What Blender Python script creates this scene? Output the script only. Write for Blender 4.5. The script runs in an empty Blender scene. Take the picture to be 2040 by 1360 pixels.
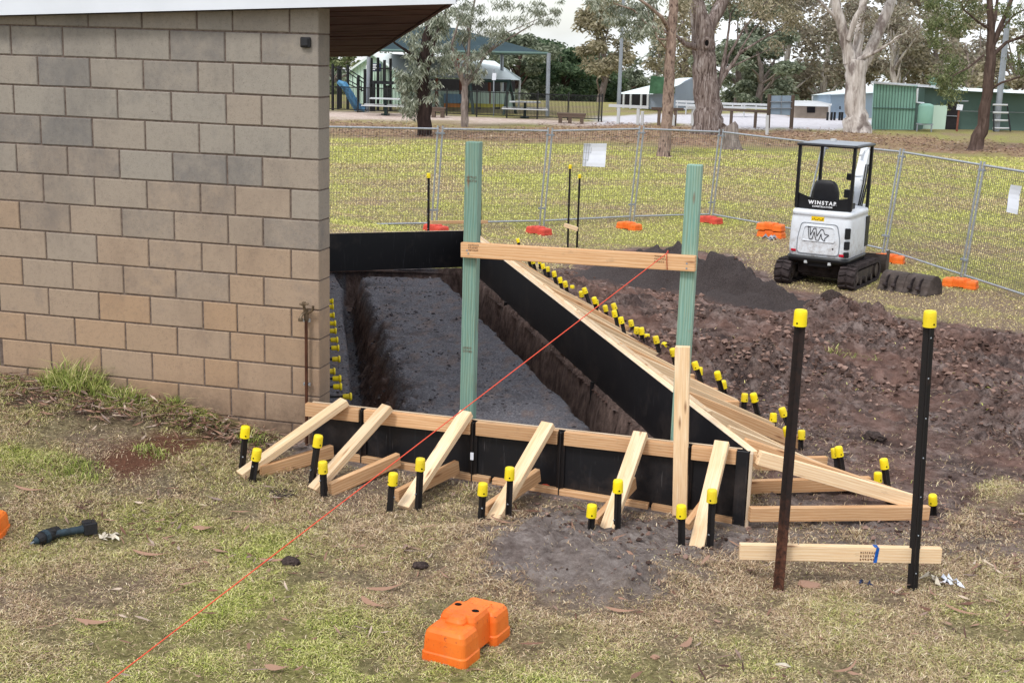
import bpy, bmesh, math, random
import numpy as np
from mathutils import Vector, Matrix
random.seed(7); RS = np.random.RandomState(11)
C = bpy.context.scene.collection
SC = bpy.context.scene

# ------------------------------------------------------------------ camera
F_PX, YAW, PIT, ROL = 2682.32, -0.2549, 0.2204, 0.0295
CAM = np.array([3.4746, -8.2014, 2.8981])
FW = np.array([math.sin(YAW)*math.cos(PIT), math.cos(YAW)*math.cos(PIT), -math.sin(PIT)])
R0 = np.array([math.cos(YAW), -math.sin(YAW), 0.0]); U0 = np.cross(R0, FW)
RV = math.cos(ROL)*R0 + math.sin(ROL)*U0
UV = -math.sin(ROL)*R0 + math.cos(ROL)*U0
cd = bpy.data.cameras.new('camera'); cam = bpy.data.objects.new('camera', cd); C.objects.link(cam)
cd.sensor_width = 36.0; cd.lens = F_PX/2040*36; cd.clip_start = 0.1; cd.clip_end = 2000
cam.matrix_world = Matrix(((RV[0], UV[0], -FW[0], CAM[0]), (RV[1], UV[1], -FW[1], CAM[1]), (RV[2], UV[2], -FW[2], CAM[2]), (0, 0, 0, 1)))
SC.camera = cam
# ------------------------------------------------------------------ world, sun, exposure
SUN_EL, SUN_AZ = math.radians(52), math.radians(200)      # sun high behind the camera, thick cloud
w = bpy.data.worlds.new('World'); SC.world = w; w.use_nodes = True
nt = w.node_tree; nt.nodes.clear()
def wn(t, **k):
    n = nt.nodes.new(t)
    for a, b in k.items(): setattr(n, a, b)
    return n
wo = wn('ShaderNodeOutputWorld'); sky = wn('ShaderNodeTexSky', sky_type='NISHITA', sun_disc=False)
sky.sun_elevation = SUN_EL; sky.sun_rotation = SUN_AZ
b1 = wn('ShaderNodeBackground'); b1.inputs['Strength'].default_value = 0.11
b2 = wn('ShaderNodeBackground'); b2.inputs['Color'].default_value = (0.93, 0.96, 1.0, 1); b2.inputs['Strength'].default_value = 0.94
mx = wn('ShaderNodeMixShader'); tc = wn('ShaderNodeTexCoord'); mp = wn('ShaderNodeMapping'); mp.inputs['Scale'].default_value = (3, 3, 9)
nz = wn('ShaderNodeTexNoise'); nz.inputs['Scale'].default_value = 1.6; nz.inputs['Detail'].default_value = 7
cr = wn('ShaderNodeValToRGB'); cr.color_ramp.elements[0].position = 0.34; cr.color_ramp.elements[0].color = (.45, .45, .45, 1); cr.color_ramp.elements[1].position = 0.56
L = nt.links.new
L(tc.outputs['Generated'], mp.inputs['Vector']); L(mp.outputs['Vector'], nz.inputs['Vector']); L(nz.outputs['Fac'], cr.inputs['Fac'])
L(sky.outputs['Color'], b1.inputs['Color']); L(cr.outputs['Color'], mx.inputs['Fac']); L(b1.outputs[0], mx.inputs[1]); L(b2.outputs[0], mx.inputs[2]); L(mx.outputs[0], wo.inputs['Surface'])
sd = bpy.data.lights.new('sun', 'SUN'); sd.energy = 1.5; sd.angle = math.radians(13); sd.color = (1, .965, .91)
sun = bpy.data.objects.new('sun', sd); C.objects.link(sun)
sdir = Vector((math.sin(SUN_AZ)*math.cos(SUN_EL), math.cos(SUN_AZ)*math.cos(SUN_EL), math.sin(SUN_EL)))
sun.rotation_euler = sdir.to_track_quat('Z', 'Y').to_euler()
SC.view_settings.view_transform = 'Standard'; SC.view_settings.look = 'None'; SC.view_settings.exposure = 0.54; SC.view_settings.gamma = 1

# ------------------------------------------------------------------ helpers: geometry
def ray(px, py): return FW + (px-1020)/F_PX*RV - (py-680)/F_PX*UV
def at(px, py, z):                       # where the line of sight meets the level z
    d = ray(px, py); return CAM + d*((z-CAM[2])/d[2])
def ay(px, py, y):                       # ... meets the vertical plane y
    d = ray(px, py); return CAM + d*((y-CAM[1])/d[1])
def on(px, py, P, depth=0):              # ... meets the upright plane through P that faces the camera
    d = ray(px, py); h = np.array([math.sin(YAW), math.cos(YAW), 0])
    return CAM + d*(((np.array(P)-CAM)@h + depth)/(d@h))
def sstep(a, b, x):
    t = np.clip((x-a)/(b-a), 0, 1); return t*t*(3-2*t)
def _h(ix, iy, s):
    v = np.sin(ix*127.1+iy*311.7+s*74.7)*43758.5453; return v-np.floor(v)
def vnoise(x, y, s=0):
    ix, iy = np.floor(x), np.floor(y); fx, fy = x-ix, y-iy
    fx = fx*fx*(3-2*fx); fy = fy*fy*(3-2*fy)
    a = _h(ix, iy, s); b = _h(ix+1, iy, s); c = _h(ix, iy+1, s); d = _h(ix+1, iy+1, s)
    return (a+(b-a)*fx)*(1-fy)+(c+(d-c)*fx)*fy
def fbm(x, y, sc, o=4, s=0, g=.5):
    x = np.asarray(x, float)*sc; y = np.asarray(y, float)*sc; r = 0; a = 1; t = 0
    for i in range(o):
        r = r+a*vnoise(x+i*17.3, y-i*9.1, s+i); t += a; a *= g; x = x*2.03; y = y*2.03
    return r/t-.5
def polydist(P, poly):                   # signed distance, inside positive
    P = np.asarray(P, float); x, y = P[:, 0], P[:, 1]; n = len(poly)
    ins = np.zeros(len(P), bool); dm = np.full(len(P), 1e9)
    for i in range(n):
        x1, y1 = poly[i][:2]; x2, y2 = poly[(i+1) % n][:2]
        dx, dy = x2-x1, y2-y1
        t = np.clip(((x-x1)*dx+(y-y1)*dy)/(dx*dx+dy*dy+1e-12), 0, 1)
        dm = np.minimum(dm, np.hypot(x-x1-t*dx, y-y1-t*dy))
        c = ((y1 > y) != (y2 > y)) & (x < dx*(y-y1)/(dy if abs(dy) > 1e-12 else 1e-12)+x1)
        ins ^= c
    return np.where(ins, dm, -dm)
V3 = lambda p: Vector((float(p[0]), float(p[1]), float(p[2])))
class MB:
    def __init__(s): s.v = []; s.f = []; s.m = []; s.sm = []
    def add(s, vs, fs, m=0, smooth=False):
        o = len(s.v); s.v += [tuple(map(float, q)) for q in vs]
        for f in fs: s.f.append(tuple(i+o for i in f)); s.m.append(m); s.sm.append(smooth)
    def box(s, c, sz, M=None, m=0, ch=0, taper=1.0):
        x, y, z = [q/2 for q in sz]
        P = [Vector((sx*x*(taper if sz_ > 0 else 1), sy*y*(taper if sz_ > 0 else 1), sz_*z)) for sz_ in (-1, 1) for sy in (-1, 1) for sx in (-1, 1)]
        if M is not None: P = [M @ q for q in P]
        P = [q+V3(c) for q in P]
        s.add(P, [(0, 2, 3, 1), (4, 5, 7, 6), (0, 1, 5, 4), (2, 6, 7, 3), (0, 4, 6, 2), (1, 3, 7, 5)], m)
    def bar(s, p0, p1, w, h, up=(0, 0, 1), m=0):
        p0, p1 = V3(p0), V3(p1); d = (p1-p0); l = d.length; d.normalize(); up = V3(up)
        y = up.cross(d)
        if y.length < 1e-4: y = Vector((0, 1, 0)).cross(d)
        y.normalize(); z = d.cross(y); M = Matrix((d, y, z)).transposed()
        s.box((p0+p1)/2, (l, w, h), M, m)
    def tube(s, pts, rad, n=8, m=0, cap=True, smooth=True, jit=0):
        pts = [V3(p) for p in pts]
        if not hasattr(rad, '__len__'): rad = [rad]*len(pts)
        vs = []; prev = None
        for i, p in enumerate(pts):
            d = (pts[min(i+1, len(pts)-1)]-pts[max(i-1, 0)]).normalized()
            if prev is None: a = d.orthogonal().normalized()
            else:
                a = prev-d*prev.dot(d); a = a.normalized() if a.length > 1e-6 else d.orthogonal().normalized()
            prev = a; b = d.cross(a)
            for k in range(n):
                t = 2*math.pi*k/n; r = rad[i]*(1+(random.uniform(-jit, jit) if jit else 0))
                vs.append(p+a*(r*math.cos(t))+b*(r*math.sin(t)))
        fs = [(i*n+k, i*n+(k+1) % n, (i+1)*n+(k+1) % n, (i+1)*n+k) for i in range(len(pts)-1) for k in range(n)]
        s.add(vs, fs, m, smooth)
        if cap:
            s.add(vs[:n], [tuple(range(n-1, -1, -1))], m); s.add(vs[-n:], [tuple(range(n))], m)
    def cyl(s, p0, p1, r, n=12, m=0, r1=None, smooth=True): s.tube([p0, p1], [r, r if r1 is None else r1], n, m, True, smooth)
    def lathe(s, prof, n=16, M=None, m=0, smooth=True):
        vs = []
        for r, z in prof:
            for k in range(n):
                t = 2*math.pi*k/n; q = Vector((r*math.cos(t), r*math.sin(t), z)); vs.append(M @ q if M is not None else q)
        fs = [(i*n+k, i*n+(k+1) % n, (i+1)*n+(k+1) % n, (i+1)*n+k) for i in range(len(prof)-1) for k in range(n)]
        s.add(vs, fs, m, smooth); s.add(vs[:n], [tuple(range(n-1, -1, -1))], m); s.add(vs[-n:], [tuple(range(n))], m)
    def prism(s, poly, z0, z1, M=None, m=0, inset=0):
        n = len(poly); c = Vector((sum(p[0] for p in poly)/n, sum(p[1] for p in poly)/n, 0))
        b = [Vector((p[0], p[1], z0)) for p in poly]
        t = [Vector((p[0]+(c.x-p[0])*inset, p[1]+(c.y-p[1])*inset, z1)) for p in poly]
        vs = b+t
        if M is not None: vs = [M @ q for q in vs]
        s.add(vs, [tuple(range(n-1, -1, -1)), tuple(range(n, 2*n))]+[(i, (i+1) % n, n+(i+1) % n, n+i) for i in range(n)], m)
    def quad(s, a, b, c, d, m=0): s.add([a, b, c, d], [(0, 1, 2, 3)], m)
    def build(s, name, mat, parent=None, bevel=0, seg=1, world=False, sub=0, loc=None):
        me = bpy.data.meshes.new(name); vs = s.v
        if world and parent is not None:
            o = parent.matrix_world.inverted() if parent.type else None
            inv = PM(parent).inverted(); vs = [tuple(inv @ Vector(q)) for q in vs]
        if loc is not None: vs = [(a-loc[0], b-loc[1], c-loc[2]) for a, b, c in vs]
        me.from_pydata(vs, [], s.f)
        for mm in (mat if isinstance(mat, (list, tuple)) else [mat]): me.materials.append(mm)
        me.polygons.foreach_set('material_index', s.m); me.polygons.foreach_set('use_smooth', s.sm); me.update()
        ob = bpy.data.objects.new(name, me); C.objects.link(ob)
        if loc is not None: ob.location = V3(loc)
        if parent is not None: ob.parent = parent
        if bevel:
            b = ob.modifiers.new('bevel', 'BEVEL'); b.width = bevel; b.segments = seg; b.limit_method = 'ANGLE'; b.angle_limit = math.radians(35)
        if sub:
            b = ob.modifiers.new('sub', 'SUBSURF'); b.levels = sub; b.render_levels = sub
        return ob
def PM(o):                                # world matrix from the stored transforms, no depsgraph needed
    m = Matrix.LocRotScale(o.location, o.rotation_euler if o.rotation_mode != 'QUATERNION' else o.rotation_quaternion, o.scale)
    return PM(o.parent) @ m if o.parent else m
def np_mesh(name, Vt, Fc, mat, parent=None, smooth=False, attrs=None, loc=None):
    Vt = np.asarray(Vt, np.float32)
    if loc is not None: Vt = Vt-np.asarray(loc, np.float32)
    Fc = np.asarray(Fc, np.int32); k = Fc.shape[1]; n = len(Fc)
    me = bpy.data.meshes.new(name); me.vertices.add(len(Vt)); me.vertices.foreach_set('co', Vt.ravel())
    me.loops.add(n*k); me.loops.foreach_set('vertex_index', Fc.ravel()); me.polygons.add(n)
    me.polygons.foreach_set('loop_start', np.arange(0, n*k, k, dtype=np.int32))
    me.polygons.foreach_set('use_smooth', np.full(n, smooth))
    for an, av in (attrs or {}).items():
        a = me.attributes.new(an, 'FLOAT_COLOR', 'POINT'); av = np.asarray(av, np.float32)
        a.data.foreach_set('color', av.ravel())
    me.materials.append(mat); me.update(calc_edges=True); me.validate()
    ob = bpy.data.objects.new(name, me); C.objects.link(ob)
    if loc is not None: ob.location = V3(loc)
    if parent is not None: ob.parent = parent
    return ob
def tag(o, label=None, cat=None, group=None, kind=None):
    if label: o['label'] = label
    if cat: o['category'] = cat
    if group: o['group'] = group
    if kind: o['kind'] = kind
    return o
def thing(name, label, cat, loc=(0, 0, 0), rz=0, group=None):
    o = bpy.data.objects.new(name, None); C.objects.link(o); o.empty_display_size = .1
    o.location = V3(loc); o.rotation_euler = (0, 0, rz); return tag(o, label, cat, group)
def plank(name, p0, p1, w, h, mat, parent=None, up=(0, 0, 1), bevel=.003):   # timber with its grain along its own x
    p0, p1 = V3(p0), V3(p1); d = p1-p0; l = d.length; d.normalize(); up = V3(up)
    y = up.cross(d)
    if y.length < 1e-4: y = Vector((0, 1, 0)).cross(d)
    y.normalize(); z = d.cross(y); M = Matrix((d, y, z)).transposed().to_4x4(); M.translation = (p0+p1)/2
    mb = MB(); mb.box((0, 0, 0), (l, w, h)); o = mb.build(name, mat, parent, bevel)
    if parent is not None: M = PM(parent).inverted() @ M
    o.location = M.to_translation(); o.rotation_euler = M.to_euler(); return o
ORD = ['first', 'second', 'third', 'fourth', 'fifth', 'sixth', 'seventh', 'eighth', 'ninth', 'tenth', 'eleventh', 'twelfth', 'thirteenth', 'fourteenth', 'fifteenth', 'sixteenth', 'seventeenth', 'eighteenth', 'nineteenth', 'twentieth', 'twenty-first', 'twenty-second', 'twenty-third', 'twenty-fourth', 'twenty-fifth', 'twenty-sixth', 'twenty-seventh', 'twenty-eighth', 'twenty-ninth', 'thirtieth']

# ------------------------------------------------------------------ materials
def lin(r, g, b):
    f = lambda c: (c/255/12.92) if c/255 <= .04045 else ((c/255+.055)/1.055)**2.4
    return (f(r), f(g), f(b), 1)
class NT:
    def __init__(s, name, rough=.7, spec=.3, metal=0):
        s.mat = bpy.data.materials.new(name); s.mat.use_nodes = True; s.t = s.mat.node_tree
        s.b = s.t.nodes['Principled BSDF']; s.b.inputs['Roughness'].default_value = rough
        s.b.inputs['Specular IOR Level'].default_value = spec; s.b.inputs['Metallic'].default_value = metal
    def n(s, t, **k):
        q = s.t.nodes.new(t)
        for a, b in k.items(): setattr(q, a, b)
        return q
    def l(s, a, b): s.t.links.new(a, b)
    def coord(s, kind='Object', scale=(1, 1, 1)):
        tc = s.n('ShaderNodeTexCoord'); mp = s.n('ShaderNodeMapping'); mp.inputs['Scale'].default_value = scale
        s.l(tc.outputs[kind], mp.inputs['Vector']); return mp.outputs['Vector']
    def noise(s, vec, sc, det=4, rough=.55, dist=0):
        q = s.n('ShaderNodeTexNoise'); q.inputs['Scale'].default_value = sc; q.inputs['Detail'].default_value = det; q.inputs['Roughness'].default_value = rough; q.inputs['Distortion'].default_value = dist
        if vec is not None: s.l(vec, q.inputs['Vector'])
        return q.outputs['Fac']
    def ramp(s, fac, stops):
        q = s.n('ShaderNodeValToRGB'); e = q.color_ramp.elements
        e[0].position, e[0].color = stops[0][0], stops[0][1]; e[1].position, e[1].color = stops[-1][0], stops[-1][1]
        for p, c in stops[1:-1]:
            x = e.new(p); x.color = c
        s.l(fac, q.inputs['Fac']); return q.outputs['Color']
    def mix(s, fac, a, b, mode='MIX'):
        q = s.n('ShaderNodeMix', data_type='RGBA', blend_type=mode)
        for v, i in ((fac, 0), (a, 6), (b, 7)):
            if hasattr(v, 'links'): s.l(v, q.inputs[i])
            else: q.inputs[i].default_value = v
        return q.outputs[2]
    def math(s, op, a, b=0.0):
        q = s.n('ShaderNodeMath', operation=op)
        for v, i in ((a, 0), (b, 1)):
            if hasattr(v, 'links'): s.l(v, q.inputs[i])
            else: q.inputs[i].default_value = v
        return q.outputs[0]
    def col(s, c):
        if hasattr(c, 'links'): s.l(c, s.b.inputs['Base Color'])
        else: s.b.inputs['Base Color'].default_value = c
        return s
    def bump(s, h, st=.3, dist=.01):
        q = s.n('ShaderNodeBump'); q.inputs['Strength'].default_value = st; q.inputs['Distance'].default_value = dist
        s.l(h, q.inputs['Height']); s.l(q.outputs[0], s.b.inputs['Normal']); return s
G1 = (1, 1, 1, 1); K1 = (0, 0, 0, 1)
def g(v): return (v, v, v, 1)
def m_simple(name, c, rough=.6, spec=.3, metal=0, var=.12, sc=6, bump=0):
    q = NT(name, rough, spec, metal); v = q.coord(); nz = q.noise(v, sc, 5)
    dk = tuple(x*(1-var*1.6) for x in c[:3])+(1,); br = tuple(min(1, x*(1+var)) for x in c[:3])+(1,)
    q.col(q.ramp(nz, [(.3, dk), (.7, br)]))
    if bump: q.bump(q.noise(v, sc*6, 4), bump, .01)
    return q.mat
def m_wood(name, c0, c1, c2, knots=True, rough=.75):
    q = NT(name, rough, .2); oi = q.n('ShaderNodeObjectInfo'); tc = q.n('ShaderNodeTexCoord')
    ad = q.n('ShaderNodeVectorMath', operation='ADD'); sc = q.n('ShaderNodeVectorMath', operation='SCALE'); sc.inputs[3].default_value = 37.0
    cx = q.n('ShaderNodeCombineXYZ'); q.l(oi.outputs['Random'], cx.inputs[0]); q.l(oi.outputs['Random'], cx.inputs[2]); q.l(cx.outputs[0], sc.inputs[0])
    q.l(tc.outputs['Object'], ad.inputs[0]); q.l(sc.outputs[0], ad.inputs[1])
    def mp(s):
        m = q.n('ShaderNodeMapping'); m.inputs['Scale'].default_value = s; q.l(ad.outputs[0], m.inputs['Vector']); return m.outputs['Vector']
    wv = q.n('ShaderNodeTexWave', wave_type='RINGS', rings_direction='X'); wv.inputs['Scale'].default_value = 11; wv.inputs['Distortion'].default_value = 6; wv.inputs['Detail'].default_value = 3; wv.inputs['Detail Scale'].default_value = 1.4
    q.l(mp((.22, 1.6, 1.6)), wv.inputs['Vector'])
    gr = q.noise(mp((1.2, 60, 60)), 3, 5, .6); big = q.noise(mp((.9, 3, 3)), 1.6, 3)
    a = q.mix(wv.outputs['Fac'], c0, c1); b = q.mix(q.ramp(gr, [(.42, g(0)), (.72, g(.7))]), a, c2); c = q.mix(q.ramp(big, [(.3, g(0)), (.75, g(.45))]), b, c1)
    br = q.math('ADD', q.math('MULTIPLY', oi.outputs['Random'], .35), .8)
    hs = q.n('ShaderNodeHueSaturation'); q.l(c, hs.inputs['Color']); q.l(br, hs.inputs['Value']); out = hs.outputs[0]
    if knots:
        vo = q.n('ShaderNodeTexVoronoi'); vo.inputs['Scale'].default_value = 3.2; q.l(mp((1.0, 4.6, 4.6)), vo.inputs['Vector'])
        out = q.mix(q.ramp(vo.outputs['Distance'], [(.03, g(.9)), (.17, g(0))]), out, lin(126, 80, 52)); out = q.mix(q.ramp(q.noise(mp((1, 3, 3)), 6, 6, .75), [(.60, g(0)), (.72, g(.4))]), out, lin(138, 112, 92))
    q.col(out); q.bump(gr, .12, .004); return q.mat
M = {}
M['pine'] = m_wood('pine_timber', lin(238, 216, 184), lin(226, 194, 154), lin(198, 154, 112))
M['pine_red'] = m_wood('pine_timber_ruddy', lin(224, 188, 148), lin(206, 160, 116), lin(172, 120, 80))
M['treated'] = m_wood('treated_green_timber', lin(150, 182, 168), lin(112, 152, 142), lin(140, 132, 92))
M['dark_timber'] = m_wood('dark_stained_timber', lin(112, 80, 76), lin(88, 62, 60), lin(60, 42, 42), False, .85)
M['old_timber'] = m_wood('weathered_timber', lin(120, 104, 92), lin(94, 80, 72), lin(66, 56, 52), False, .9)
q = NT('black_form_plywood', .45, .35); v = q.coord(scale=(5, 5, .35)); pc = q.mix(q.ramp(q.noise(v, 9, 4), [(.6, g(0)), (.75, g(.5))]), lin(24, 24, 28), lin(62, 62, 68)); pc = q.mix(q.ramp(q.noise(q.coord(scale=(14, 14, .8)), 6, 2), [(.70, g(0)), (.74, g(.55))]), pc, lin(98, 96, 98)); q.col(q.mix(q.ramp(q.noise(q.coord(), 2.2, 6, .7), [(.52, g(0)), (.72, g(.45))]), pc, lin(84, 74, 70))); q.bump(q.noise(q.coord(), 60, 3), .04, .002); M['ply'] = q.mat
M['ply_edge'] = m_wood('plywood_edge', lin(232, 216, 196), lin(222, 198, 168), lin(190, 150, 110), False)
q = NT('yellow_plastic', .5, .35); tc_ = q.n('ShaderNodeTexCoord'); oi = q.n('ShaderNodeObjectInfo'); ad = q.n('ShaderNodeVectorMath', operation='ADD'); q.l(tc_.outputs['Object'], ad.inputs[0]); q.l(oi.outputs['Location'], ad.inputs[1]); v = ad.outputs[0]
q.col(q.mix(q.ramp(q.noise(v, 70, 6, .8), [(.60, g(0)), (.68, g(.85))]), q.mix(oi.outputs['Random'], lin(248, 222, 16), lin(228, 202, 44)), lin(132, 104, 40))); M['yellow'] = q.mat
M['hole'] = m_simple('dark_hole', lin(20, 18, 18), .9, .1)
q = NT('black_steel', .55, .4, .3); v = q.coord(); q.col(q.mix(q.ramp(q.noise(v, 7, 5, .7), [(.58, g(0)), (.72, g(.7))]), lin(34, 31, 32), lin(78, 54, 44))); M['black_steel'] = q.mat
q = NT('rusty_steel', .8, .25, .2); v = q.coord(); q.col(q.ramp(q.noise(v, 6, 6, .7), [(.3, lin(34, 28, 28)), (.5, lin(62, 42, 36)), (.75, lin(120, 74, 54))])); q.bump(q.noise(v, 80, 3), .2, .003); M['rust'] = q.mat
q = NT('part_rusty_stake', .65, .3, .25); v = q.coord(); sp = q.n('ShaderNodeSeparateXYZ'); q.l(v, sp.inputs[0]); q.col(q.mix(q.ramp(q.math('ADD', sp.outputs[2], q.math('MULTIPLY', q.noise(v, 5, 6, .7), .9)), [(.75, g(1)), (1.2, g(.12))]), lin(34, 31, 32), q.ramp(q.noise(v, 30, 5, .7), [(.35, lin(44, 32, 30)), (.65, lin(108, 70, 54))]))); M['part_rust'] = q.mat
M['galv'] = m_simple('galvanised_steel', lin(178, 182, 188), .42, .5, .7, .15, 30); M['wire'] = m_simple('fence_wire', lin(96, 98, 96), .6, .3, .3, .2, 5)
M['steel_grey'] = m_simple('grey_steel', lin(150, 156, 164), .5, .5, .4, .1, 3)
M['white_paint'] = m_simple('white_paint', lin(226, 230, 236), .4, .45, 0, .04, 5)
q = NT('machine_white_paint', .4, .45); v = q.coord(); sp = q.n('ShaderNodeSeparateXYZ'); q.l(v, sp.inputs[0]); q.col(q.mix(q.math('MULTIPLY', q.ramp(q.noise(v, 9, 7, .75), [(.46, g(0)), (.66, g(1))]), q.ramp(sp.outputs[2], [(.45, g(.75)), (1.2, g(.12))])), lin(226, 230, 236), lin(150, 136, 124))); M['machine_white'] = q.mat
M['fascia_white'] = m_simple('fascia_paint', lin(216, 220, 228), .6, .3, 0, .04, 2)
M['offwhite'] = m_simple('offwhite_paint', lin(192, 194, 196), .6, .3, 0, .05, 2)
M['black_paint'] = m_simple('black_paint', lin(24, 24, 27), .4, .4, 0, .2, 4)
M['rubber'] = m_simple('muddy_rubber', lin(62, 54, 54), .85, .2, 0, .4, 9, .5)
M['mud_steel'] = m_simple('muddy_steel', lin(86, 76, 72), .7, .3, .2, .35, 7, .5)
M['dark_plastic'] = m_simple('dark_plastic', lin(34, 34, 38), .5, .35, 0, .2, 8)
M['red_lens'] = m_simple('red_lens', lin(190, 30, 50), .25, .5)
M['sticker_yellow'] = m_simple('yellow_sticker', lin(236, 196, 20), .5, .3)
M['ink'] = m_simple('black_ink', lin(40, 40, 46), .6, .2); M['stamp'] = m_simple('faded_stamp_ink', lin(118, 84, 66), .8, .1)
M['white_ink'] = m_simple('white_ink', lin(240, 240, 244), .6, .2)
M['blue_spray'] = m_simple('blue_marker_paint', lin(30, 92, 176), .8, .1, 0, .3, 60)
q = NT('orange_plastic', .5, .35); v = q.coord(); a = q.mix(q.ramp(q.noise(v, 5, 4), [(.35, g(0)), (.7, g(1))]), lin(228, 100, 24), lin(240, 128, 48)); a = q.mix(q.ramp(q.noise(v, 46, 7, .8), [(.58, g(0)), (.64, g(.8))]), a, lin(140, 62, 44)); a = q.mix(q.ramp(q.noise(v, 12, 6, .75), [(.56, g(0)), (.75, g(.55))]), a, lin(190, 110, 70)); q.col(a); q.bump(q.noise(v, 90, 3), .05, .002); M['orange'] = q.mat
M['red_plastic'] = m_simple('red_plastic', lin(206, 78, 62), .6, .3, 0, .15, 8)
q = NT('orange_string', .7, .2); q.col(lin(222, 86, 64)); M['string'] = q.mat
M['tool_blue'] = m_simple('dark_teal_plastic', lin(44, 60, 70), .5, .35, 0, .3, 25)
M['brass'] = m_simple('tarnished_brass', lin(112, 96, 78), .5, .4, .5, .3, 30)
M['copper'] = m_simple('aged_copper', lin(92, 58, 44), .5, .4, .5, .3, 12)
M['green_steel'] = m_simple('green_corrugated_steel', lin(140, 184, 168), .5, .3, 0, .08, .6)
M['green_dark'] = m_simple('dark_green_steel', lin(88, 112, 106), .5, .3, 0, .1, .6)
M['pale_green'] = m_simple('pale_green_cladding', lin(190, 214, 200), .5, .3, 0, .05, .5)
M['roof_white'] = m_simple('light_roof_steel', lin(226, 236, 236), .45, .3, 0, .04, .4)
M['blue_grey'] = m_simple('blue_grey_cladding', lin(150, 168, 186), .6, .3, 0, .08, .4)
M['grey_clad'] = m_simple('grey_cladding', lin(140, 150, 164), .6, .3, 0, .08, .4)
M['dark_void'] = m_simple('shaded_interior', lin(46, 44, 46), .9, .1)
M['teal_cloth'] = m_simple('teal_shade_cloth', lin(58, 74, 80), .9, .1, 0, .2, .5)
M['green_net'] = m_simple('green_netting', lin(72, 104, 78), .95, .05, 0, .25, 3)
M['slide_blue'] = m_simple('blue_slide_plastic', lin(90, 146, 186), .35, .4, 0, .08, 2)
M['navy'] = m_simple('navy_panel', lin(40, 52, 86), .5, .3)
M['dark_green_pipe'] = m_simple('dark_green_tube', lin(34, 54, 52), .5, .3)
M['mural_yellow'] = m_simple('yellow_panel', lin(206, 196, 80), .6, .2, 0, .2, .8)
M['mural_orange'] = m_simple('orange_panel', lin(222, 140, 60), .6, .2, 0, .2, .8)
M['mural_blue'] = m_simple('blue_panel', lin(120, 160, 190), .6, .2, 0, .2, .8)
M['brown_post'] = m_simple('brown_post_paint', lin(126, 78, 66), .7, .2)
M['brick'] = m_simple('pale_brick', lin(170, 156, 142), .9, .1, 0, .15, 2)
M['paper'] = m_simple('white_corflute', lin(226, 230, 240), .6, .2, 0, .04, 4)
M['red_sign'] = m_simple('red_sign_paint', lin(226, 62, 44), .5, .3)
# ------------------------------------------------------------------ ground: shape
FR = np.array([2.896, -.167, .48]); NB = np.array([.888, .459, 0]); TB = np.array([-.459, .888, 0])   # formwork corner, outward and along directions of the long board
NB /= np.linalg.norm(NB); TB /= np.linalg.norm(TB)
ZF = .48
WX = np.array([-4, -2.5, -1.9, -1.27, -.89, -.58, -.28, 0, .245, 1.33, 2.3, 2.9, 4]); WZ = np.array([.47, .44, .43, .38, .335, .27, .195, .15, .12, .075, .035, 0, 0])
def gbase(x, y):
    x = np.asarray(x, float); y = np.asarray(y, float)
    z = -.70*sstep(5, 14, y+.8*x)
    wl = np.interp(x, WX, WZ); fall = np.where(y > .2, 1-sstep(.3, 2.5, y), np.exp(-(np.maximum(-y-.05, 0)/(1.0+.9*sstep(0, -2, x)))**1.3))
    far = np.maximum((x-CAM[0])*math.sin(YAW)+(y-CAM[1])*math.cos(YAW)-84, 0)
    return z+wl*fall*(x < 4)-np.minimum(far*.055, 70)
def gpt(px, py):
    z = 0.0
    for _ in range(25):
        P = at(px, py, z); z = .5*z+.5*float(gbase(P[0], P[1]))
    return at(px, py, float(gbase(P[0], P[1])))
def gpoly(pts): return [gpt(*p)[:2] for p in pts]
SLAB = [(-.02, -.09), (2.87, -.13), (-1.50, 8.30), (-3.1, 7.2), (-.37, .25)]
Z_SOIL = gpoly([(1085, 545), (1170, 505), (1300, 490), (1480, 505), (1560, 575), (1690, 600), (1780, 632), (2040, 662), (2300, 690), (2500, 930), (2040, 965), (1990, 1005), (1900, 1070), (1720, 1080), (1600, 1078), (1500, 1110), (1370, 1130), (1340, 1180), (1280, 1215), (1130, 1215), (980, 1190), (905, 1160), (945, 1120), (990, 1060), (1080, 1010), (1200, 1010), (1440, 1045), (1500, 905), (1340, 778), (1100, 590)])
Z_BLACK = [(-.7, 11.2), (.1, 12.3), (1.5, 12.1), (2.9, 11.1), (3.6, 10.3), (3.4, 9.6), (2.4, 9.6), (1.4, 9.8), (.2, 10.0), (-.5, 10.4)]
Z_RED = gpoly([(215, 880), (300, 845), (420, 850), (480, 880), (440, 900), (330, 930), (240, 960), (190, 930)])
Z_MULCH = gpoly([(-200, 750), (20, 745), (120, 770), (230, 800), (330, 800), (450, 830), (560, 870), (560, 900), (450, 890), (330, 850), (180, 850), (60, 800), (-200, 830)])
Z_LITTER = gpoly([(640, 238), (700, 244), (840, 250), (1000, 258), (1180, 246), (1320, 247), (1500, 258), (1700, 262), (1800, 270), (1960, 283), (2040, 290), (2300, 300), (2300, 318), (2040, 312), (1900, 305), (1700, 292), (1550, 285), (1450, 300), (1330, 290), (1180, 282), (1000, 283), (880, 278), (640, 266)])
Z_LIT2 = gpoly([(1600, 262), (1740, 263), (1800, 290), (1700, 300), (1560, 285)])
Z_SAND = gpoly([(560, 222), (760, 222), (900, 232), (1100, 239), (1200, 246), (1160, 250), (1000, 246), (860, 240), (560, 236)])
Z_PARK = gpoly([(1190, 233), (1290, 229), (1450, 226), (1600, 230), (1750, 238), (1750, 259), (1500, 257), (1320, 246), (1190, 247)])
Z_DRY1 = gpoly([(0, 1130), (300, 1090), (480, 1180), (300, 1230), (60, 1260), (-60, 1200)])
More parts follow.
